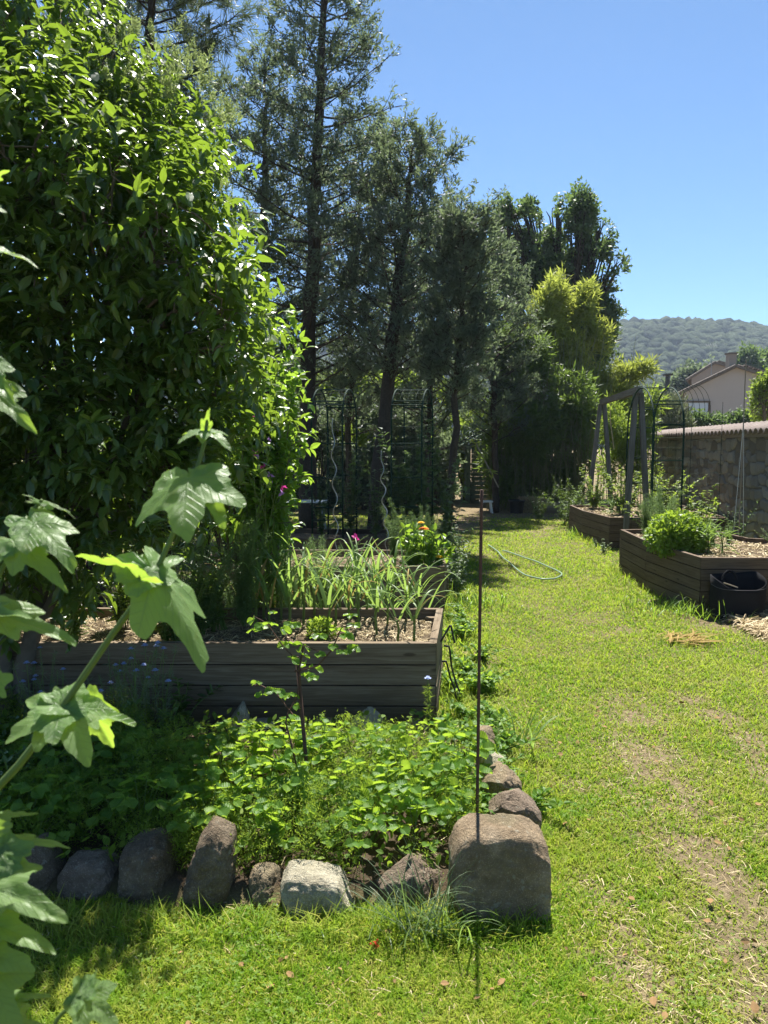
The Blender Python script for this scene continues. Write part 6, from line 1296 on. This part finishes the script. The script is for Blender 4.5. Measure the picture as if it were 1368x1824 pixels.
def big_plant(label, stems, leaves, loc, petioles=True):
    root = thing('lobed_leaf_shrub', label, 'shrub', loc); 
    for (pts, r0, r1) in stems: mb = MB(); tube(mb, interp_path([A(*p) for p in pts], 20), np.linspace(r0, r1, 20), 8); mb.build('stem', M['stem_big'], root, smooth=True)
    for k, (bx, by, bY, tx, ty, tY, wpx, nrm, kw) in enumerate(leaves):
        b, t = A(bx, by, bY), A(tx, ty, tY); mb = lobed(b, t, wpx * bY / FPX, nrm, seed=k + abs(int(bx)), **kw); mb.build('leaf', M['leaf_big'], root, smooth=True)
U = (0, -.35, 1.0); F_ = (0, -1, .55); UL = (-.4, -.3, 1.0)
big_plant('large lobed leaves on a thick slanting green stem close to the camera',
    [([(-25, 1425, .92), (45, 1350, .93), (125, 1240, .95), (200, 1130, .97), (270, 1035, .98), (300, 970, .99), (330, 900, 1.0), (362, 800, 1.02), (370, 745, 1.03)], .0052, .0025), ([(270, 1035, .98), (252, 1045, .97), (250, 1020, .96)], .003, .002)],
    [(335, 852, .98, 320, 932, .90, 172, (-.1, -.75, .8), dict(droop=.28, cup=-.25)),
     (370, 862, 1.0, 400, 940, .98, 75, (.5, -1, .2), dict(droop=.1)),
     (365, 768, 1.03, 318, 768, 1.0, 60, (0, -.2, 1), dict(droop=.4)), (365, 768, 1.03, 408, 775, 1.0, 55, (0, -.2, 1), dict(droop=.4)), (366, 765, 1.03, 372, 728, 1.02, 20, (0, -1, .1), dict(droop=.1)),
     (250, 1028, .96, 150, 968, 1.0, 62, (-.2, .5, 1), dict(droop=.2, cup=.3)), (250, 1030, .96, 325, 985, 1.0, 85, (.2, -.7, 1), dict(droop=.15)),
     (275, 1018, .97, 378, 1150, .9, 122, (.6, -.8, .6), dict(droop=.35, cup=-.25)),
     (108, 1262, .94, 8, 1305, .9, 120, (-.2, -.7, .9), dict(droop=.25)), (112, 1262, .94, 150, 1345, .88, 125, (.1, -.8, .75), dict(droop=.25)), (120, 1258, .95, 250, 1272, .98, 80, (.1, -.3, 1), dict(droop=.2)), (160, 1262, .97, 205, 1338, 1.0, 70, (.5, -1, .1), dict(droop=.15)), (112, 1255, .95, 95, 1222, .97, 45, (0, -1, .6), dict(droop=.1))],
    (-.55, .9, 0))
big_plant('shoot of lobed leaves entering at the left edge beside the shaded trunk',
    [([(-40, 1110, .98), (0, 1020, 1.0), (35, 960, 1.02), (62, 905, 1.03), (75, 890, 1.03)], .004, .002)],
    [(62, 932, 1.0, 128, 990, .95, 95, (.2, -.6, .8), dict(droop=.3)), (55, 940, 1.0, 8, 925, 1.0, 60, (0, -.5, 1), dict(droop=.1)), (30, 968, 1.0, 105, 1020, .95, 80, (.2, -.7, .8), dict(droop=.3)), (20, 975, 1.0, -30, 990, 1.0, 90, (-.2, -.5, 1), dict(droop=.3)), (72, 895, 1.03, 130, 903, 1.02, 18, (0, -.3, 1), dict(droop=.3)), (72, 895, 1.03, 48, 875, 1.02, 14, (0, -.3, 1), dict(droop=.3)),
     (-10, 1090, .95, 135, 1132, .93, 80, (0, -.45, 1), dict(droop=.15)), (-40, 1100, .95, 40, 1080, .9, 60, (0, -.5, 1), dict(droop=.15)), (-10, 1215, .9, 22, 1205, .9, 60, (.3, -1, .3), dict(droop=.1))],
    (-.65, 1.0, 0))
big_plant('leaf tips of a shrub reaching in high at the left edge',
    [([(-60, 900, 1.0), (-40, 700, 1.0), (-30, 500, 1.0), (-25, 330, 1.0)], .005, .003)],
    [(-25, 690, 1.0, 55, 752, .96, 75, (.2, -.8, .6), dict(droop=.2)), (-30, 640, 1.0, 20, 705, .96, 60, (.2, -.8, .6), dict(droop=.2)), (-30, 440, 1.0, 66, 462, 1.0, 45, (0, -.25, 1), dict(droop=.12)), (-20, 320, 1.0, 16, 300, 1.0, 30, (0, .2, 1), dict(droop=.1)), (-22, 370, 1.0, 10, 372, 1.0, 40, (0, -.6, 1), dict(droop=.2))],
    (-.75, 1.05, 0))
big_plant('dense heap of lobed leaves in the bottom left corner',
    [([(-40, 1900, .8), (-10, 1700, .82), (10, 1560, .84), (18, 1500, .85)], .006, .004), ([(60, 1900, .8), (105, 1810, .82), (150, 1772, .83), (172, 1745, .84)], .003, .002)],
    [(-20, 1462, .86, 64, 1438, .88, 34, (0, -.3, 1), dict(droop=.2)), (8, 1505, .85, 115, 1490, .86, 48, (0, -.4, 1), dict(droop=.3)), (20, 1520, .85, 72, 1545, .86, 22, (.2, -.3, 1), dict(droop=.3)), (0, 1520, .84, 40, 1575, .82, 90, (.1, -.8, .6), dict(droop=.2)),
     (-35, 1575, .82, 108, 1622, .78, 120, (.05, -.55, .9), dict(droop=.2)), (-40, 1635, .82, 82, 1675, .78, 95, (.05, -.55, .9), dict(droop=.25)), (-50, 1690, .8, 50, 1720, .78, 110, (.1, -.8, .7), dict(droop=.2)), (-20, 1740, .8, 30, 1840, .76, 110, (.3, -.9, .5), dict(droop=.2)), (-10, 1790, .8, 88, 1760, .82, 42, (0, -.4, 1), dict(droop=.25)), (-10, 1830, .8, 92, 1830, .8, 80, (0, -.5, 1), dict(droop=.2)),
     (-50, 1600, .85, 20, 1640, .84, 120, (0, -.6, 1), dict(droop=.2)), (-40, 1480, .84, 20, 1540, .84, 80, (0, -.8, .8), dict(droop=.2)),
     (148, 1775, .82, 132, 1738, .84, 60, (-.2, -.7, .8), dict(droop=.1)), (152, 1778, .82, 205, 1822, .8, 85, (.1, -.7, .8), dict(droop=.2)), (160, 1762, .83, 200, 1750, .84, 14, (0, -.3, 1), dict(droop=.2)), (165, 1755, .83, 172, 1725, .84, 10, (0, -1, .2), dict(droop=.1))],
    (-.6, .8, 0))

# ---------------------------------------------------------------- air
def haze():
    mb = MB(); box(mb, (0, 0, 46), (1200, 1200, 100)); m, t, out = newmat('air'); v = t.nodes.new('ShaderNodeVolumePrincipled'); v.inputs['Color'].default_value = (.66, .80, 1, 1); v.inputs['Density'].default_value = HAZE; v.inputs['Anisotropy'].default_value = .35; t.links.new(v.outputs[0], out.inputs['Volume'])
    tag(mb.build('haze', m), 'thin blue summer haze in the air over the valley', 'haze', kind='stuff')
HAZE = 0.00038
haze()
print('TRIS', sum(len(o.data.polygons) for o in bpy.data.objects if o.type == 'MESH'), 'OBJ', len(bpy.data.objects))
